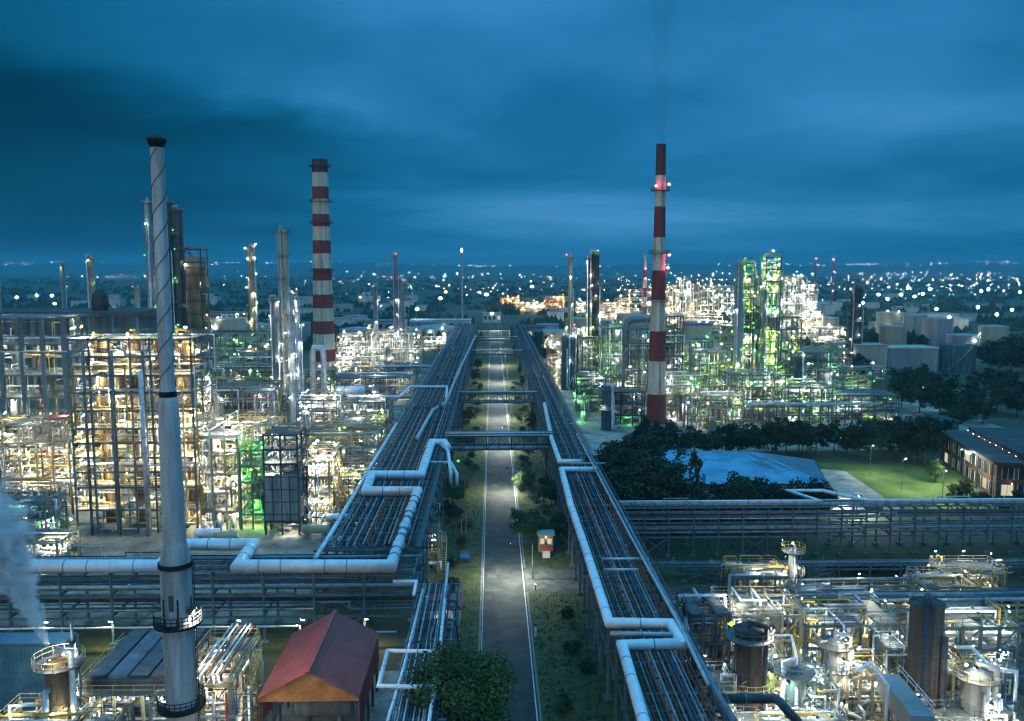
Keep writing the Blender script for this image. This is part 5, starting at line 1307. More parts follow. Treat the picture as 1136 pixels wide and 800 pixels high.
ld = thing('ladder', 'blue ladder frame at the right of the lit structure by the near stack', 'ladder', (PX(255, 89), 89, 0))
b = MB()
for s in (-.9, .9): b.beam((s, 0, 0), (s, 0, 9.2), .16)
part('stile', b, 'blue_sheet', ld)
b = MB()
for k in range(11): b.beam((-.9, 0, .8 + k * .8), (.9, 0, .8 + k * .8), .08)
part('rung', b, 'blue_sheet', ld)
column('rust-brown vessel venting steam at the lower left corner', PX(45, 90), 90, PZ(728, 90, 45), 1.45, 'vessel_brown', plats=2, colors=('warm', 'white'), seed=240, lamps=5, lr=.13)
sh = thing('steel_shed', 'blue sheet-clad shed behind the steaming vessel at the left edge', 'shed', (PX(20, 101), 101, 0))
part('wall', MB().box(-6.6, 3.4, 0, 2.4, 0, 9.4), 'blue_sheet', sh)
part('roof', MB().box(-6.9, 3.6, -.3, 2.7, 9.405, 9.6), 'blue_sheet', sh)
b = MB()
for k in range(19): b.box(-6.5 + k * .52, -6.4 + k * .52, -.09, -.004, .2, 9.3)
part('wall_rib', b, 'blue_sheet', sh)
frame('white-lit low piping at the bottom left corner', PX(15, 88), 90, 9, 6, [3, 6], 3, 2, steel='steel_cream', lamps=22, colors=('white', 'warm', 'white'), pipes=54, vessels=7, seed=241, pipem=['pipe_white', 'pipe_silver', 'pipe_yellow'], lr=.10)
frame('lit pipe frame between the steaming vessel and the fan coolers', PX(78, 88), 88, 5, 5, [2.8, 5.6], 2, 2, steel='steel_blue', lamps=10, colors=('white', 'warm'), pipes=34, vessels=4, seed=242, pipem=['pipe_white', 'pipe_silver', 'pipe_yellow'], lr=.10)
for k, px in enumerate((68, 62)):
    po_ = pipe(f"tall slim dark pole near the steaming vessel, {ORD[k]} of two", [(PX(px, 92 + k * 6), 92 + k * 6, 0), (PX(px, 92 + k * 6), 92 + k * 6, 14.5)], .16, 'steel_blue', 8, name='pole', rings=False)
    for zz_ in ((13.5, 10.5) if k == 0 else (13.8,)): flood(po_, (PX(px, 92 + k * 6) - .5, 92 + k * 6 - .3, zz_), 'white', .5, 'left')  # floodlights added to the poles to brighten the steam
frame('row of low lit pumps and pipes at the bottom edge left of the red roof', PX(255, 82), 82, 16, 5, [3.2], 4, 2, steel='steel_blue', lamps=8, colors=('white', 'warm'), pipes=40, vessels=6, seed=243, lr=.11)

# red-roofed shelter
rs = thing('red_roofed_shelter', 'compressor shelter with a red sheet gable roof and orange gable end', 'shelter', (0, 0, 0))
ZE, ZRr = 7.6, 10.6
rb_, rf_ = G(372, 678, ZRr), G(341, 746, ZRr)
lb_, lf_ = G(331, 697, ZE), G(289, 777, ZE)
qb_, qf_ = G(411, 696, ZE), G(386, 787, ZE)
ym, yn = (rb_.y + lb_.y) / 2, (rf_.y + lf_.y) / 2
xc = (rb_.x + rf_.x) / 2; hw = 5.6
yb1, yf1 = rb_.y, rf_.y
def corr(xa, xb, za, zb, ya, yb, m):
    b = MB(); n = 42
    for k in range(n):
        f0, f1, fm = k / n, (k + 1) / n, (k + .5) / n
        for (u, v_) in ((f0, fm), (fm, f1)):
            o0 = .06 if (u * n) % 1 > .25 else 0; o1 = .06 if (v_ * n) % 1 > .25 else 0
            b.poly([(xa, ya + (yb - ya) * u, za + o0), (xb, ya + (yb - ya) * u, zb + o0), (xb, ya + (yb - ya) * v_, zb + o1), (xa, ya + (yb - ya) * v_, za + o1)])
    return b
part('roof', corr(xc - hw, xc, ZE, ZRr, yf1, yb1, 0), 'red_sheet', rs)
part('roof', corr(xc, xc + hw, ZRr, ZE, yf1, yb1, 0), 'red_sheet', rs)
part('ridge_cap', MB().beam((xc, yf1 - .1, ZRr + .1), (xc, yb1 + .1, ZRr + .1), .5, .12), 'red_sheet', rs)
b = MB()
b.poly([(xc - hw + .1, yf1 + .25, ZE - .5), (xc + hw - .1, yf1 + .25, ZE - .5), (xc + hw - .1, yf1 + .25, ZE - .05), (xc, yf1 + .25, ZRr - .1), (xc - hw + .1, yf1 + .25, ZE - .05)])
part('gable_end', b, 'orange_sheet', rs)
b = MB(); b.poly([(xc - hw + .1, yb1 - .25, ZE - 1.5), (xc + hw - .1, yb1 - .25, ZE - 1.5), (xc + hw - .1, yb1 - .25, ZE - .05), (xc, yb1 - .25, ZRr - .1), (xc - hw + .1, yb1 - .25, ZE - .05)])
part('gable_end', b, 'orange_sheet', rs)
for sx_ in (-hw + .1, hw - .1):
    part('side_sheet', MB().box(xc + sx_ - .05, xc + sx_ + .05, yf1 + .3, yb1 - .3, ZE - 3.6, ZE - .06), 'red_sheet', rs)
    for k in range(5): part('post', MB().box(xc + sx_ * .96 - .15, xc + sx_ * .96 + .15, yf1 + .6 + (yb1 - yf1 - 1.2) * k / 4 - .15, yf1 + .6 + (yb1 - yf1 - 1.2) * k / 4 + .15, 0, ZE - .1), 'steel_dark', rs)
drum('grey compressor drum under the red-roofed shelter', xc, (yf1 + yb1) / 2, 0, 6, 1.1, 'vessel_grey')

# roadside things
def car(label, x, y, rz, m):
    t = thing('parked_car', label, 'car', (x, y, 0), rz)
    b = MB(); pr = [(-2.2, .35), (2.2, .35), (2.25, .75), (1.2, .95), (.55, 1.42), (-1.3, 1.45), (-2.0, 1.0), (-2.25, .95)]
    for s in (-.85, .85): pass
    n = len(pr); b.v = [(p[0], -.85, p[1]) for p in pr] + [(p[0], .85, p[1]) for p in pr]
    b._q(tuple(range(n))); b._q(tuple(reversed(range(n, 2 * n))))
    for i in range(n): j = (i + 1) % n; b._q((j, i, n + i, n + j))
    part('body', b, m, t)
    for s in (-.86, .86):
        part('side_window', MB().poly([(-1.25, s, 1.02), (.9, s, 1.0), (.5, s, 1.36), (-1.2, s, 1.38)]), 'glass_dark', t)
    part('windscreen', MB().poly([(1.16, -.7, 1.0), (1.16, .7, 1.0), (.6, .65, 1.42), (.6, -.65, 1.42)]), 'glass_dark', t)
    for wx in (-1.4, 1.4):
        for wy in (-.78, .78): part('wheel', MB().hlathe([(0, -.1), (.33, -.1), (.33, .1), (0, .1)], (wx, wy, .33), 'y', 14), 'tyre', t)
p = G(516, 620); car('dark blue car parked between the red-roofed hut and the road', p.x, p.y, R(90), 'car_blue')
hut = thing('gate_hut', 'small reddish-roofed hut at the end of the narrow rack left of the road', 'hut', (PX(492, 131), 126, 0))
part('wall', MB().box(-2.4, 2.4, 0, 5, 0, 2.9), 'plaster', hut)
part('roof', MB().slab([(-2.8, -.5), (2.8, -.5), (2.8, 5.5), (-2.8, 5.5)], 2.905, 3.2), 'red_sheet', hut)
part('door', MB().box(-.5, .5, -.06, -.004, 0, 2.1), 'steel_dark', hut)
for s in (-1.6, 1.2): part('window', MB().box(s, s + .8, -.05, -.004, 1, 2), 'window_lit', hut)
lamp(hut, (0, -.3, 2.5), 'white', .12)
fr('pale ladder portal frame at the right edge of the wide rack', 461, 484, 150, 5, 7.5, 2, 2, 1, steel='steel_cream', lamps=3, colors=('white',), pipes=10, vessels=1, seed=250, lr=.10)
fr('taller grey portal frame at the right edge of the wide rack further on', 472, 482, 172, 5, 8.5, 2, 1, 1, steel='steel_blue', lamps=2, colors=('white',), pipes=10, vessels=1, seed=251, lr=.10)
kp = G(606, 618)
wh = thing('guard_hut', 'small cream lit guard hut under the tree right of the road', 'hut', (kp.x + .1, kp.y + 3, 0))
part('wall', MB().box(-1.4, 1.4, 0, 2.6, 0, 3.3), 'vessel_cream', wh)
part('door', MB().box(-.2, .25, -.04, -.004, 0, 2.0), 'steel_dark', wh)
part('roof', MB().box(-1.7, 1.7, -.4, 2.9, 3.305, 3.5), 'roof_grey', wh)
for s in (-1.1, .3): part('window', MB().box(s, s + .8, -.05, -.004, 1.6, 2.6), 'window_lit', wh)
lamp(wh, (0, -.5, 3.0), 'warm', .06)
rk = thing('red_kiosk', 'red-roofed stand in front of the cream guard hut', 'stand', (kp.x, kp.y, 0))
part('canopy', MB().slab([(-1.2, -.9), (1.2, -.9), (1.2, .9), (-1.2, .9)], 1.5, 2.0), 'red_paint', rk)
part('cabinet', MB().box(-.7, .7, -.6, .6, 0, 1.49), 'plaster', rk)
ec = thing('hose_cabinet', 'small blue hose cabinet with an orange foot right of the red-roofed shelter', 'cabinet', (G(406, 781).x, G(406, 781).y, 0))
part('cabinet', MB().box(-.35, .35, -.3, .3, .5, 1.7), 'blue_sheet', ec); part('foot', MB().box(-.35, .35, -.3, .3, 0, .495), 'red_paint', ec)
hp = G(594, 706)
hy = thing('hydrant', 'small pale blue hydrant post on the dark verge right of the road', 'hydrant', (hp.x, hp.y, 0))
part('post', MB().lathe([(.16, 0), (.16, .9), (.22, .92), (.22, 1.2), (.1, 1.4), (0, 1.42)], 12), 'pipe_white', hy)
sg = G(634, 674)
for k, (px, py) in enumerate(((636, 668), (597, 672))):
    q = G(px, py); bo = thing('bollard', ['thin marker post right of the side road mouth', 'short marker post at the kerb of the side road mouth'][k], 'post', (q.x, q.y, 0))
    part('post', MB().lathe([(.09, 0), (.09, 1.5), (0, 1.55)], 8), 'line_paint', bo)
q = G(594, 655); wl = thing('warning_lamp_post', 'low post with an orange warning lamp at the side road mouth', 'lamp', (q.x, q.y, 0))
part('post', MB().lathe([(.07, 0), (.07, 1.0)], 8), 'steel_dark', wl); lamp(wl, (0, 0, 1.1), 'amber', .10)
# road lamps
for k, (y, hgt, st) in enumerate(((146, 6.5, 1.0), (204, 6, 1.0), (252, 7, 1.0), (305, 9, 1), (350, 9, 1), (400, 9, 1), (470, 9, 1), (560, 9, 1), (650, 9, 1), (740, 9, 1))):
    mast(f"street lamp on the right verge of the road, {ORD[k]} from the camera", 7.0, y, hgt, 'street', 1, 'street lamps along the right verge', .62 if k < 3 else .85, 'street_lamp', arm=-3.6, cat='street lamp')
for k, (px, py) in enumerate(((1000, 545), (1045, 560), (965, 528))):
    q = G(px, py); mast(f"slim lamp post lighting the lawn, {['middle one of three', 'nearest the dark-roofed building', 'nearest the paved path'][k]}", q.x, q.y, 8, 'lawn', 1, 'lamp posts on the lawn', .4, 'lamp_post', arm=.8, cat='lamp post', base=.07)
for k, (px, py, hh) in enumerate(((517, 592, 8), (512, 606, 6), (516, 566, 7))):
    q = G(px, py); t_ = thing('signal_pole', f"slim orange pole on the left verge of the road, {['tallest', 'shortest', 'farthest'][k]} of three", 'pole', (q.x, q.y, 0), group='orange poles on the left verge')
    part('pole', MB().lathe([(.13, 0), (.09, hh)], 8), 'pipe_yellow', t_)
q = G(505, 545); mast('lamp post with a glaring green lamp among the trees left of the road', q.x, q.y, 7.5, 'green', 1, None, .42, 'lamp_post', arm=.8, cat='lamp post')
q = G(951, 575); mast('bright lamp post beside the paved path in front of the lawn', D(951, 551, q.y).x, q.y, D(951, 551, q.y).z, 'street', 1, None, .5, 'lamp_post', arm=.6, cat='lamp post')
mast('bright floodlight pole in front of the dark-roofed building at the right', D(1071, 499, 205).x, 205, D(1071, 499, 205).z, 'street', 1, None, .6, 'lamp_post', arm=-.6, cat='lamp post')
mast('white lamp pole shining at the tree behind the lawn', D(1035, 500, 238).x, 238, 6, 'lime', 1, None, .3, 'lamp_post', arm=.5, cat='lamp post')
mast('lime lamp pole above the dark wood at right', D(1023, 430, 330).x, 330, D(1023, 430, 330).z, 'lime', 1, None, .5, 'lamp_post', arm=.5, cat='lamp post')
mast('garden lamp behind the lawn near the white railing', G(930, 505).x, G(930, 505).y, 5, 'lime', 1, None, .3, 'lamp_post', arm=.5, cat='lamp post')
lamp(bpy.data.objects['office_building'], (-2.2, 12, 8.4), 'white', .45)
# floodlight masts
FM = [(974, 327, 20), (999, 327, 22), (1007, 319, 24), (1014, 329, 20), (1023, 326, 20), (1031, 321, 22), (984, 332, 20), (984, 346, 18), (956, 336, 20), (1038, 343, 18), (1016, 350, 16), (1052, 352, 20), (1084, 341, 22), (1105, 349, 18),
      (1105, 363, 14), (1122, 344, 20), (1096, 321, 22), (1088, 323, 22), (892, 349, 24), (878, 343, 24), (1131, 324, 20), (719, 337, 22), (808, 322, 24), (488, 331, 22), (494, 324, 20), (539, 327, 20), (462, 343, 18), (40, 328, 24), (57, 328, 24), (60, 337, 20), (18, 330, 20), (590, 318, 20), (740, 343, 20), (618, 331, 18), (564, 333, 15), (545, 348, 14), (97, 380, 24), (138, 381, 24), (110, 326, 20)]
FM.sort()
for k, (px, py, hgt) in enumerate(FM):
    Y = 950 * (55 - hgt) / (py - 295); p = D(px, py, Y)
    mast(f"floodlight mast glaring out on the plain, {ORD[k]} from the left", p.x, Y, p.z, 'amber' if px in (494, 618, 564) else 'white', 1, 'floodlight masts on the plain', .75 + Y / 1100, 'floodlight_mast', arm=.6)

# trees
def trow(where, pts, hs, ks=(0, 1, 2, 3, 4), g=None, order='from the left'):
    r = random.Random(len(pts) * 31 + len(where))
    for i, (px, py) in enumerate(sorted(pts)):
        q = G(px, py); h, rad = r.uniform(*hs), 0
        rad = h * r.uniform(.40, .55)
        tree(f"dark leafy tree {where}, {ORD[i]} {order}", q.x, q.y, h, rad, r.choice(ks), g or f"trees {where}", rz=r.uniform(0, 6))
trow('at the left side of the blue roof', [(674, 582), (690, 588), (706, 590), (724, 590), (742, 590), (682, 566), (698, 566), (716, 568), (735, 572), (690, 550), (704, 548), (722, 552)], (12.5, 16), (0, 1, 2, 3, 4))
trow('in front of the blue roof', [(758, 588), (772, 592), (788, 590), (803, 588), (820, 590), (836, 588), (852, 588), (866, 588), (880, 586), (895, 582), (908, 578), (846, 578), (828, 578), (812, 578)], (8.5, 11))
trow('behind the blue roof', [(712, 510), (726, 503), (752, 506), (770, 508), (788, 508), (805, 507), (822, 507), (838, 508), (738, 500), (856, 506)], (8, 11))
trow('before the lit structures right of the blue roof', [(872, 506), (890, 508), (905, 505), (886, 500), (860, 500), (940, 505), (925, 500)], (8, 11.5), (0, 2, 4))
trow('behind the lawn', [(952, 508), (968, 509), (985, 508), (1000, 510), (1014, 512), (1026, 515), (976, 500), (1005, 500), (1040, 500), (1030, 490), (1060, 478)], (9, 13))
trow('beside the dark-roofed building and lawn', [(1062, 565), (1085, 568), (1110, 572), (1068, 556), (1130, 570)], (4, 6), (0, 3, 8))
tree('tall narrow dark tree standing before the blue roof', G(771, 583).x, G(771, 583).y, 15, 2.4, 5, cat='tree', name='conifer_tree')
tree('tall narrow dark tree at the left corner of the blue roof', G(716, 516).x, G(716, 516).y, 13, 2.2, 5, cat='tree', name='conifer_tree')
tree('pale lime-lit small tree at the edge of the lawn', G(1038, 535).x, G(1038, 535).y, 6, 2.3, 6)
tree('round lit shrub on the lawn edge near the dark-roofed building', G(1062, 553).x, G(1062, 553).y, 4.2, 2.4, 8, bush=True, name='shrub', cat='shrub')
q = G(584, 606); tree('round dark tree leaning over the right edge of the road', q.x, q.y, 8.2, 3.7, 1)
q = G(582, 545); tree('small lamp-lit green tree by the right verge further along the road', q.x, q.y, 6, 3.2, 6)
q = G(612, 560); tree('dim bluish tree beside the rack right of the road', q.x, q.y, 6, 3.4, 2)
q = G(620, 600); tree('dark tree behind the guard hut', q.x, q.y, 6, 3, 3)
q = G(502, 560); tree('green-lit tree under the white pipe left of the road', q.x, q.y, 6.5, 3.4, 6)
q = G(497, 580); tree('dark shrubby tree left of the road beside the wide rack', q.x, q.y, 5, 3, 0)
tree('big leafy tree at the bottom edge beside the road', PX(513, 89), 89, 14.5, 6.4, 7)
trow('along the left verge far down the road', [(516, 500), (520, 470), (524, 445), (527, 425), (530, 410)], (4.5, 7), (0, 3, 6))
trow('along the right verge far down the road', [(592, 478), (596, 462), (584, 430), (580, 418), (576, 402), (572, 392)], (4.5, 7), (0, 3, 6))
trow('right of the far end of the road', [(600, 402), (612, 405), (606, 396), (622, 398), (590, 392), (614, 388)], (10, 14))
trow('in the dark wood at the right', [(1000, 452), (1020, 458), (1042, 462), (1066, 468), (1090, 470), (1015, 440), (1045, 446), (1078, 452), (1106, 458), (1128, 462), (1000, 436), (1024, 430), (1092, 440), (1118, 444), (1136, 450)], (9, 14))
trow('at the right edge beyond the squat dark tank', [(1098, 412), (1110, 414), (1122, 412), (1134, 416), (1116, 405), (1130, 402)], (13, 18))
trow('among the beige tanks', [(966, 392), (972, 384), (1008, 388), (1020, 390), (950, 418), (958, 423)], (10, 15))
b = MB(); r = random.Random(91)                                     # woods and scrub on the dark plain, far too many crowns to count
for k in range(2600):
    y = 560 + 3200 * r.random() ** 1.6; x = (r.uniform(-.75, .78)) * y
    if abs(x) < 22 and y < 900: continue
    if r.random() < .45 and -40 < x < 420 and y < 1200: continue
    s = r.uniform(3, 6.5); nn = 7 if y < 1200 else 5
    for c in range(nn):
        ox, oy = r.gauss(0, s * 1.1), r.gauss(0, s * 1.1); hh = s * r.uniform(.7, 1.3)
        i = len(b.v); rr = s * r.uniform(.5, .9); 
        for a in range(6):
            an = a * 1.047 + r.uniform(-.3, .3); b.v.append((x + ox + math.cos(an) * rr, y + oy + math.sin(an) * rr, hh * r.uniform(.05, .5)))
        b.v.append((x + ox + r.uniform(-1, 1), y + oy, hh * 1.35))
        for a in range(6): b._q((i + a, i + (a + 1) % 6, i + 6))
o = obj('distant_woods', b.mesh('distant_woods', 'leaf')); o['kind'] = 'stuff'; o['label'] = 'dark scattered woods over the hazy plain behind the plant'

# town lights
b = MB(); r = random.Random(17)
def spot(x, y, z, s, mi):
    i = len(b.v); b.v += [(x + s, y, z), (x, y + s, z), (x - s, y, z), (x, y - s, z), (x, y, z + s), (x, y, z - s)]
    for k in range(4): j = (k + 1) % 4; b._q((i + k, i + j, i + 4), mi); b._q((i + j, i + k, i + 5), mi)
hillz = lambda x: 80 + 12 * math.sin(x * .0006 + ph[0]) + 8 * math.sin(x * .0017 + ph[1]) + 4 * math.sin(x * .005 + ph[2])
for k in range(520):                                               # scattered over the plain, thicker to the right
    px = r.choice([r.uniform(300, 1136), r.gauss(1000, 90), r.gauss(980, 110), r.gauss(760, 60), r.gauss(480, 80)]); py = 297 + abs(r.gauss(0, 17))
    q = G(px, py + 1.5, 8)
    if q.y < 900 or q.y > 7300: continue
    spot(q.x, q.y, 8, (.14 + q.y / 11000) * r.choice([.5, .6, .8, .8, 1.0, 2.4]), 1 if r.random() < (.5 if 560 < px < 800 else .15) else 0)
for k in range(34):                                                # lit streets running off across the plain
    px = r.choice([r.uniform(40, 300), r.uniform(420, 700), r.uniform(820, 1136), r.uniform(820, 1136)]); q = G(px, 298 + abs(r.gauss(0, 14)) + 2, 8)
    if q.y < 1000 or q.y > 7000: continue
    an = r.choice([0, 0, .3, -.25, 1.3]) + r.uniform(-.1, .1); mi = 1 if r.random() < .35 else 0; n_ = r.randint(6, 18); sz = (.13 + q.y / 12000)
    for j in range(n_):
        if r.random() < .2: continue
        spot(q.x + math.cos(an) * 42 * j + r.uniform(-4, 4), min(7400, q.y + math.sin(an) * 42 * j), 8, sz * r.choice([.5, .8, 1.0]), mi)
for k in range(330):                                               # along the hills
    px = r.choice([r.uniform(0, 1136), r.gauss(500, 60), r.gauss(900, 130), r.uniform(700, 1136)]); py = r.uniform(287, 296)
    Y = r.uniform(8700, 9500); q = D(px, py, Y)
    hz = hillz(q.x) * (.55 + .45 * (Y - 8600) / 1200)
    if abs(q.x) < 9000: spot(q.x, Y, hz + r.uniform(9, 16), r.uniform(.45, 1.1), 1 if r.random() < .3 else 0)
for k in range(62): spot(-5300 + 60 * k, 9300, hillz(-5300 + 60 * k) * .9 + 13, 1.0, 0)      # the long straight string of lamps at left
for k in range(80): 
    x = r.uniform(2500, 5800); spot(x, 9300, hillz(x) * .9 + r.uniform(9, 17), r.uniform(.5, 1.3), 1 if r.random() < .35 else 0)
o = obj('town_lights', b.mesh('town_lights', ['lamp_far', 'lamp_far_warm'])); o['kind'] = 'stuff'; o['label'] = 'countless lamps of the distant town out to the horizon'
# low town houses on the plain
hr_ = random.Random(33)
for k in range(60):
    y = hr_.uniform(700, 1500); x = hr_.uniform(-.55, .62) * y
    if abs(x) < 40: continue
    wv, dv_, hv_ = hr_.uniform(10, 34), hr_.uniform(10, 20), hr_.uniform(5, 12)
    t_ = thing('town_building', f"{'long' if wv > 24 else 'small'} low {'tall-walled ' if hv_ > 9 else ''}pale building out on the hazy plain beyond the plant", 'building', (x, y, 0), hr_.uniform(-.2, .2), 'low buildings on the hazy plain')
    part('wall', MB().box(-wv / 2, wv / 2, 0, dv_, 0, hv_), 'plaster', t_); part('roof', MB().box(-wv / 2 - .5, wv / 2 + .5, -.5, dv_ + .5, hv_ + .01, hv_ + .6), 'roof_grey', t_)

# more units in the gaps of the right plant
for k, (lb, pa, pb, Y, dep, top, nl, nx, cc, st) in enumerate((
    ('dense white-lit unit between the dark columns and the slender striped chimney', 690, 722, 385, 14, 24, 5, 3, ('white', 'green'), 'steel_teal'),
    ('pale unit behind the dark columns right of the road', 644, 682, 440, 14, 18, 4, 3, ('white', 'white', 'warm'), 'steel_cream'),
    ('unit with green lamps right of the slender chimney and behind the furnace block', 752, 790, 372, 14, 22, 5, 3, GR, 'steel_teal'),
    ('lit unit beyond the conveyor house', 780, 815, 440, 14, 24, 5, 3, ('white', 'white', 'lime'), 'steel_cream'),
    ('tall open unit right behind the green-lit towers', 866, 888, 350, 12, 34, 7, 2, ('green', 'lime', 'white'), 'steel_teal'),
    ('long dim unit before the big block buildings at right', 905, 985, 350, 12, 12, 3, 5, ('white', 'green'), 'steel_blue'),
    ('bright low unit behind the trees right of the slender striped chimney', 778, 826, 280, 9, 12, 3, 4, ('white', 'white', 'lime'), 'steel_cream'))):
    fr(lb, pa, pb, Y, dep, top, nl, nx, 2, steel=st, lamps=30, colors=cc, pipes=46, vessels=14, seed=340 + k, pipem=PG, deckp=.5)
for k, (px, Y, ty, rad, m, cc) in enumerate(((648, 300, 440, 1.1, 'vessel_grey', 'green'), (668, 330, 420, 1.2, 'vessel_teal', 'white'), (684, 350, 398, 1.2, 'vessel_grey', 'white'), (706, 300, 436, 1.2, 'vessel_dark', 'white'), (745, 310, 418, 1.2, 'vessel_grey', 'white'), (758, 300, 436, 1.1, 'vessel_cream', 'white'),
                                        (772, 318, 420, 1.1, 'vessel_grey', 'green'), (790, 330, 404, 1.4, 'vessel_grey', 'white'), (803, 312, 424, 1.2, 'vessel_cream', 'lime'), (872, 300, 420, 1.3, 'vessel_grey', 'lime'), (886, 330, 392, 1.5, 'vessel_teal', 'white'), (902, 300, 436, 1.2, 'vessel_cream', 'green'), (918, 340, 410, 1.3, 'vessel_grey', 'white'), (940, 310, 440, 1.2, 'vessel_cream', 'white'), (968, 312, 440, 1.2, 'vessel_grey', 'lime'))):
    column(f"short vessel in the green and white lit plant right of the road, {ORD[k]} from left", PX(px, Y), Y, PZ(ty, Y, px), rad, m, plats=2, colors=(cc,), seed=360 + k, lamps=4, group='short lit vessels right of the road', name='process_vessel', cat='vessel')
# low pipeway and more units in the lower right area
rack('low sleeper pipe rack along the back of the lower right area', 60, 175, 129.5, 133, [1.6], 5, 'x', steel='steel_teal', cs=.22)
rack_pipes('on low sleeper rack, lower right', 60, 175, 129.8, 132.8, 1.6, 7, 'x', 51, rr=(.1, .24), order='from front', ms=('pipe_silver', 'pipe_white', 'pipe_grey', 'steel_blue'), group='pipes on the low sleeper rack', jogs=.4)
rack('low pipe rack in front of the long crossing rack at right', 28, 175, 143.5, 147, [2.6], 5.5, 'x', steel='steel_blue', cs=.22)
rack_pipes('on low rack before right crossing rack', 28, 175, 143.8, 146.8, 2.6, 6, 'x', 52, rr=(.1, .24), order='from front', ms=('pipe_grey', 'pipe_dark', 'pipe_grey', 'steel_blue'), group='pipes on the low rack before the right crossing rack', jogs=.4)
for k, (lb, pa, pb, Y, dep, top, nl, nx, cc) in enumerate((
    ('narrow lit unit between the fat dark vessel and the dark teal vessel', 860, 880, 96, 4, 8, 3, 2, ('warm', 'white')),
    ('lit unit between the dark teal vessel and the slate vessel', 906, 930, 95, 4, 7, 3, 2, ('white',)),
    ('lit unit right of the slate vessel in front of the middle pipe structure', 956, 1000, 97, 4, 6, 2, 3, ('white', 'warm')),
    ('lit unit just left of the tall weathered column', 1003, 1024, 100, 5, 8, 3, 2, ('white', 'warm')),
    ('lit unit between the tall weathered column and the short slate vessel', 1066, 1090, 96, 4, 7, 3, 2, ('warm', 'white')),
    ('lit unit at the right edge behind the short slate vessel', 1112, 1150, 97, 4, 6, 2, 3, ('white',)),
    ('pale open unit at the far right behind the lit rack', 1062, 1130, 134, 5, 5, 2, 5, ('white', 'warm')))):
    fr(lb, pa, pb, Y, dep, top, nl, nx, 1, steel='steel_teal' if k % 2 else 'steel_cream', lamps=14, colors=cc, pipes=40, vessels=6, seed=380 + k, pipem=CP, lr=.10, deckp=.5, pr=(.05, .16))
# scrub on the verges
r_ = random.Random(12)
n_l = n_r = 0
for k in range(64):
    left = k % 2 == 0; y = 84 + k * 5 + r_.uniform(-3, 3); x = r_.uniform(-9.5, -4.5) if left else r_.uniform(8.4, 13.2)
    if (not left and 132 < y < 166): continue
    if left: n_l += 1; i_ = n_l
    else: n_r += 1; i_ = n_r
    tree(f"low dark shrub on the {'left' if left else 'right'} verge of the road, {ORD[i_ - 1]} from the camera", x, y, r_.uniform(1.2, 2.8), r_.uniform(1.0, 2.2), r_.choice([0, 2, 3, 8]), 'low shrubs on the road verges', 'shrub', 'shrub', r_.uniform(0, 6), 0, True)
for k in range(12):
    q = G(925 + k * 11, 637); tree(f"low bluish shrub before the right crossing rack, {ORD[k]} from the left", q.x, q.y, 1.8, 1.5, k % 4, 'low shrubs before the right crossing rack', 'shrub', 'shrub', k, 0, True)

for k, (lb, pa, pb, Y, top, nl, cc) in enumerate((
    ('small lit unit in the haze just right of the thick striped chimney', 374, 400, 500, 14, 3, ('white', 'warm')),
    ('small lit unit in the haze behind the beige storage tanks at left', 232, 270, 600, 22, 4, ('white', 'warm')),
    ('small lit unit in the haze left of the far end of the road', 470, 500, 560, 8, 2, ('white', 'warm')),
    ('small lit unit in the haze right of the far end of the road', 606, 630, 480, 12, 3, ('white',)),
    ('small lit unit in the haze behind the slim red-tipped column', 628, 660, 520, 16, 3, ('white', 'warm')),
    ('small lit unit in the haze behind the beige tank by the slender chimney', 700, 740, 640, 20, 4, ('white', 'amber')),
    ('small lit unit in the haze between the brilliant white towers and lone dark column', 906, 938, 560, 14, 3, ('white', 'warm')))):
    fr(lb, pa, pb, Y, 12, top, nl, 4, 1, steel='steel_cream', lamps=26, colors=cc, pipes=26, vessels=8, seed=400 + k, pipem=['pipe_white', 'pipe_silver'], lr=.28, deckp=.4, stair=False)
for k, (px, Y, rad, h) in enumerate(((215, 560, 10, 16), (330, 620, 10, 14), (445, 600, 9, 12), (470, 680, 10, 11), (640, 700, 10, 12), (668, 640, 9, 14), (915, 640, 9, 16), (1010, 640, 10, 18), (1100, 560, 9, 15))):
    tank(f"hazy grey storage tank beyond the plant, {ORD[k]} from the left", PX(px, Y), Y, rad, h, 'tank_grey' if k % 2 else 'tank_beige', 'hazy tanks beyond the plant', 0, k * .4)

b = MB(); r = random.Random(77)                                    # rough tufts of grass and weeds on the verges
for k in range(4200):
    y = 58 + 240 * r.random() ** 1.4
    x = r.choice([r.uniform(-10.2, -2.4), r.uniform(6.3, 14.0), r.uniform(6.3, 14.0)])
    if x > 6 and 138.5 < y < 152.5: continue
    if r.random() < .5: x = round(x / 1.7) * 1.7 + r.gauss(0, .35); y = round(y / 2.3) * 2.3 + r.gauss(0, .4)
    h_ = r.uniform(.06, .26); a = r.uniform(0, 3.14); w_ = r.uniform(.06, .22)
    for q_ in range(2):
        ca, sa = math.cos(a + q_ * 1.4) * w_, math.sin(a + q_ * 1.4) * w_; i = len(b.v)
        b.v += [(x - ca, y - sa, .005), (x + ca, y + sa, .005), (x + ca * .4 + r.uniform(-.1, .1), y + sa * .4, h_)]; b._q((i, i + 1, i + 2))
o = obj('verge_weeds', b.mesh('verge_weeds', 'leaf_mid')); o['kind'] = 'stuff'; o['label'] = 'rough grass and weeds on the road verges'
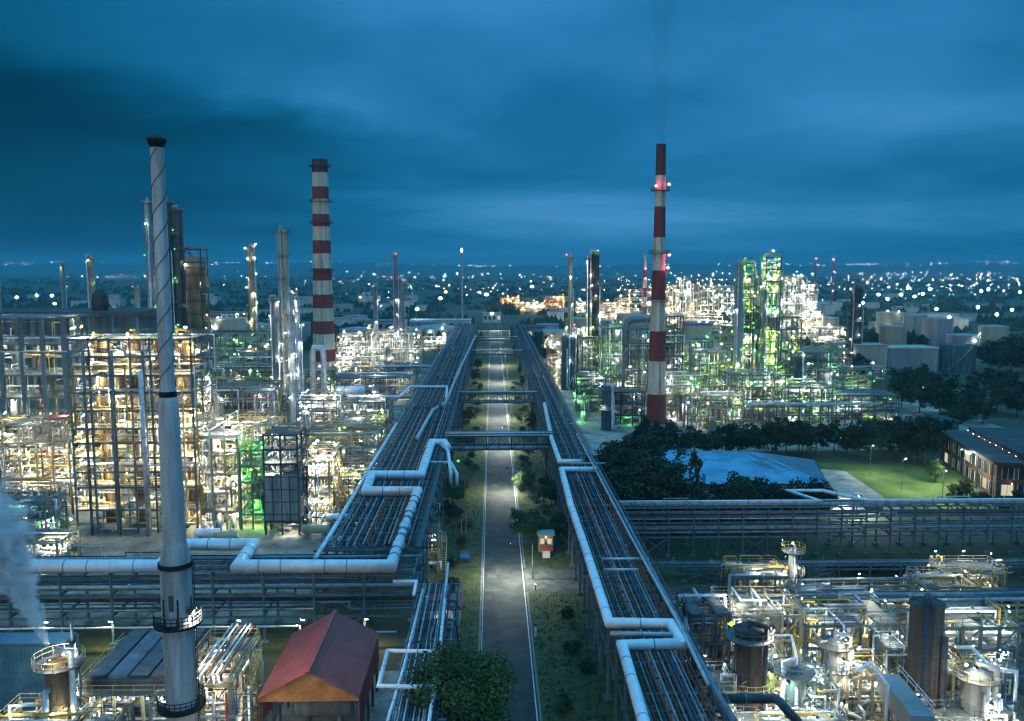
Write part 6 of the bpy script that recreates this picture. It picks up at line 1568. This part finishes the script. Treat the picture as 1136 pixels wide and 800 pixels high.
# steam and smoke: soft-edged drifting plumes
def plume(name, label, base, top, r0, r1, bend, dens, col, seed, emin=.42, emax=.62, sc_=.45):
    base, top = Vector(base), Vector(top); ax = top - base; Ln = ax.length
    k = bend / (Ln * Ln)
    b = MB(); n = 18; m_ = 14
    for i in range(m_ + 1):
        z = Ln * i / m_; rr = (r0 + (r1 - r0) * i / m_) * 1.02
        for j in range(n):
            a = 6.2832 * j / n; b.v.append((rr * math.cos(a) + k * z * z, rr * math.sin(a), z))
    for i in range(m_):
        for j in range(n):
            a, c = i * n + j, i * n + (j + 1) % n; b._q((a, c, c + n, a + n))
    b._q(tuple(reversed(range(n)))); e = m_ * n; b._q(tuple(range(e, e + n)))
    m = bpy.data.materials.new(name); m.use_nodes = True; nt = m.node_tree; N = nt.nodes; L = nt.links
    N.remove(N['Principled BSDF'])
    v = N.new('ShaderNodeVolumePrincipled'); v.inputs['Color'].default_value = (*col, 1)
    tc = N.new('ShaderNodeTexCoord'); sp = N.new('ShaderNodeSeparateXYZ'); L.new(tc.outputs['Object'], sp.inputs[0])
    def M(op, a, b_=None, c=None):
        q = N.new('ShaderNodeMath'); q.operation = op
        for i, x in enumerate((a, b_, c)):
            if x is None: continue
            if isinstance(x, (int, float)): q.inputs[i].default_value = x
            else: L.new(x, q.inputs[i])
        return q.outputs[0]
    z = sp.outputs[2]
    cx = M('SUBTRACT', sp.outputs[0], M('MULTIPLY', M('MULTIPLY', z, z), k))
    rr = M('SQRT', M('ADD', M('MULTIPLY', cx, cx), M('MULTIPLY', sp.outputs[1], sp.outputs[1])))
    rz = M('MULTIPLY_ADD', z, (r1 - r0) / Ln, r0)
    f = M('DIVIDE', rr, rz)                                             # 0 on the axis, 1 at the rim
    ns = N.new('ShaderNodeTexNoise'); ns.inputs['Scale'].default_value = sc_; ns.inputs['Detail'].default_value = 6; ns.inputs['Distortion'].default_value = .8
    L.new(tc.outputs['Object'], ns.inputs['Vector'])
    g = M('SUBTRACT', M('ADD', ns.outputs['Fac'], M('MULTIPLY', M('SUBTRACT', 1.0, f), .42)), .20)
    mr = N.new('ShaderNodeMapRange'); mr.interpolation_type = 'SMOOTHSTEP'; mr.inputs['From Min'].default_value = emin; mr.inputs['From Max'].default_value = emax; L.new(g, mr.inputs['Value'])
    edge = N.new('ShaderNodeMapRange'); edge.inputs['From Min'].default_value = 1.0; edge.inputs['From Max'].default_value = .72; L.new(f, edge.inputs['Value'])
    thin = M('DIVIDE', dens * r0 * 2.2, rz)
    fade = N.new('ShaderNodeMapRange'); fade.inputs['From Min'].default_value = Ln; fade.inputs['From Max'].default_value = Ln * .6; L.new(z, fade.inputs['Value'])
    d = M('MULTIPLY', M('MULTIPLY', mr.outputs[0], edge.outputs[0]), M('MULTIPLY', thin, fade.outputs[0]))
    L.new(d, v.inputs['Density']); L.new(v.outputs[0], N['Material Output'].inputs['Volume'])
    MATS[name] = m
    o = obj(name, b.mesh(name, name)); o.location = base; o.rotation_mode = 'QUATERNION'; o.rotation_quaternion = ax.to_track_quat('Z', 'Y')
    o['kind'] = 'stuff'; o['label'] = label
    return o
plume('steam', 'white steam blowing up and left from the rust-brown vessel', D(53, 716, 90), D(-24, 540, 94), .4, 5.8, 0.0, STEAM_D, (.92, .95, .96), 3)
plume('smoke', 'faint dark smoke drifting up from the slender striped chimney', (PX(729, 298), 298, zc(162)), (PX(726, 298), 298, 170), 2.4, 11, 0.0, .04, (.25, .28, .32), 4, sc_=.2)
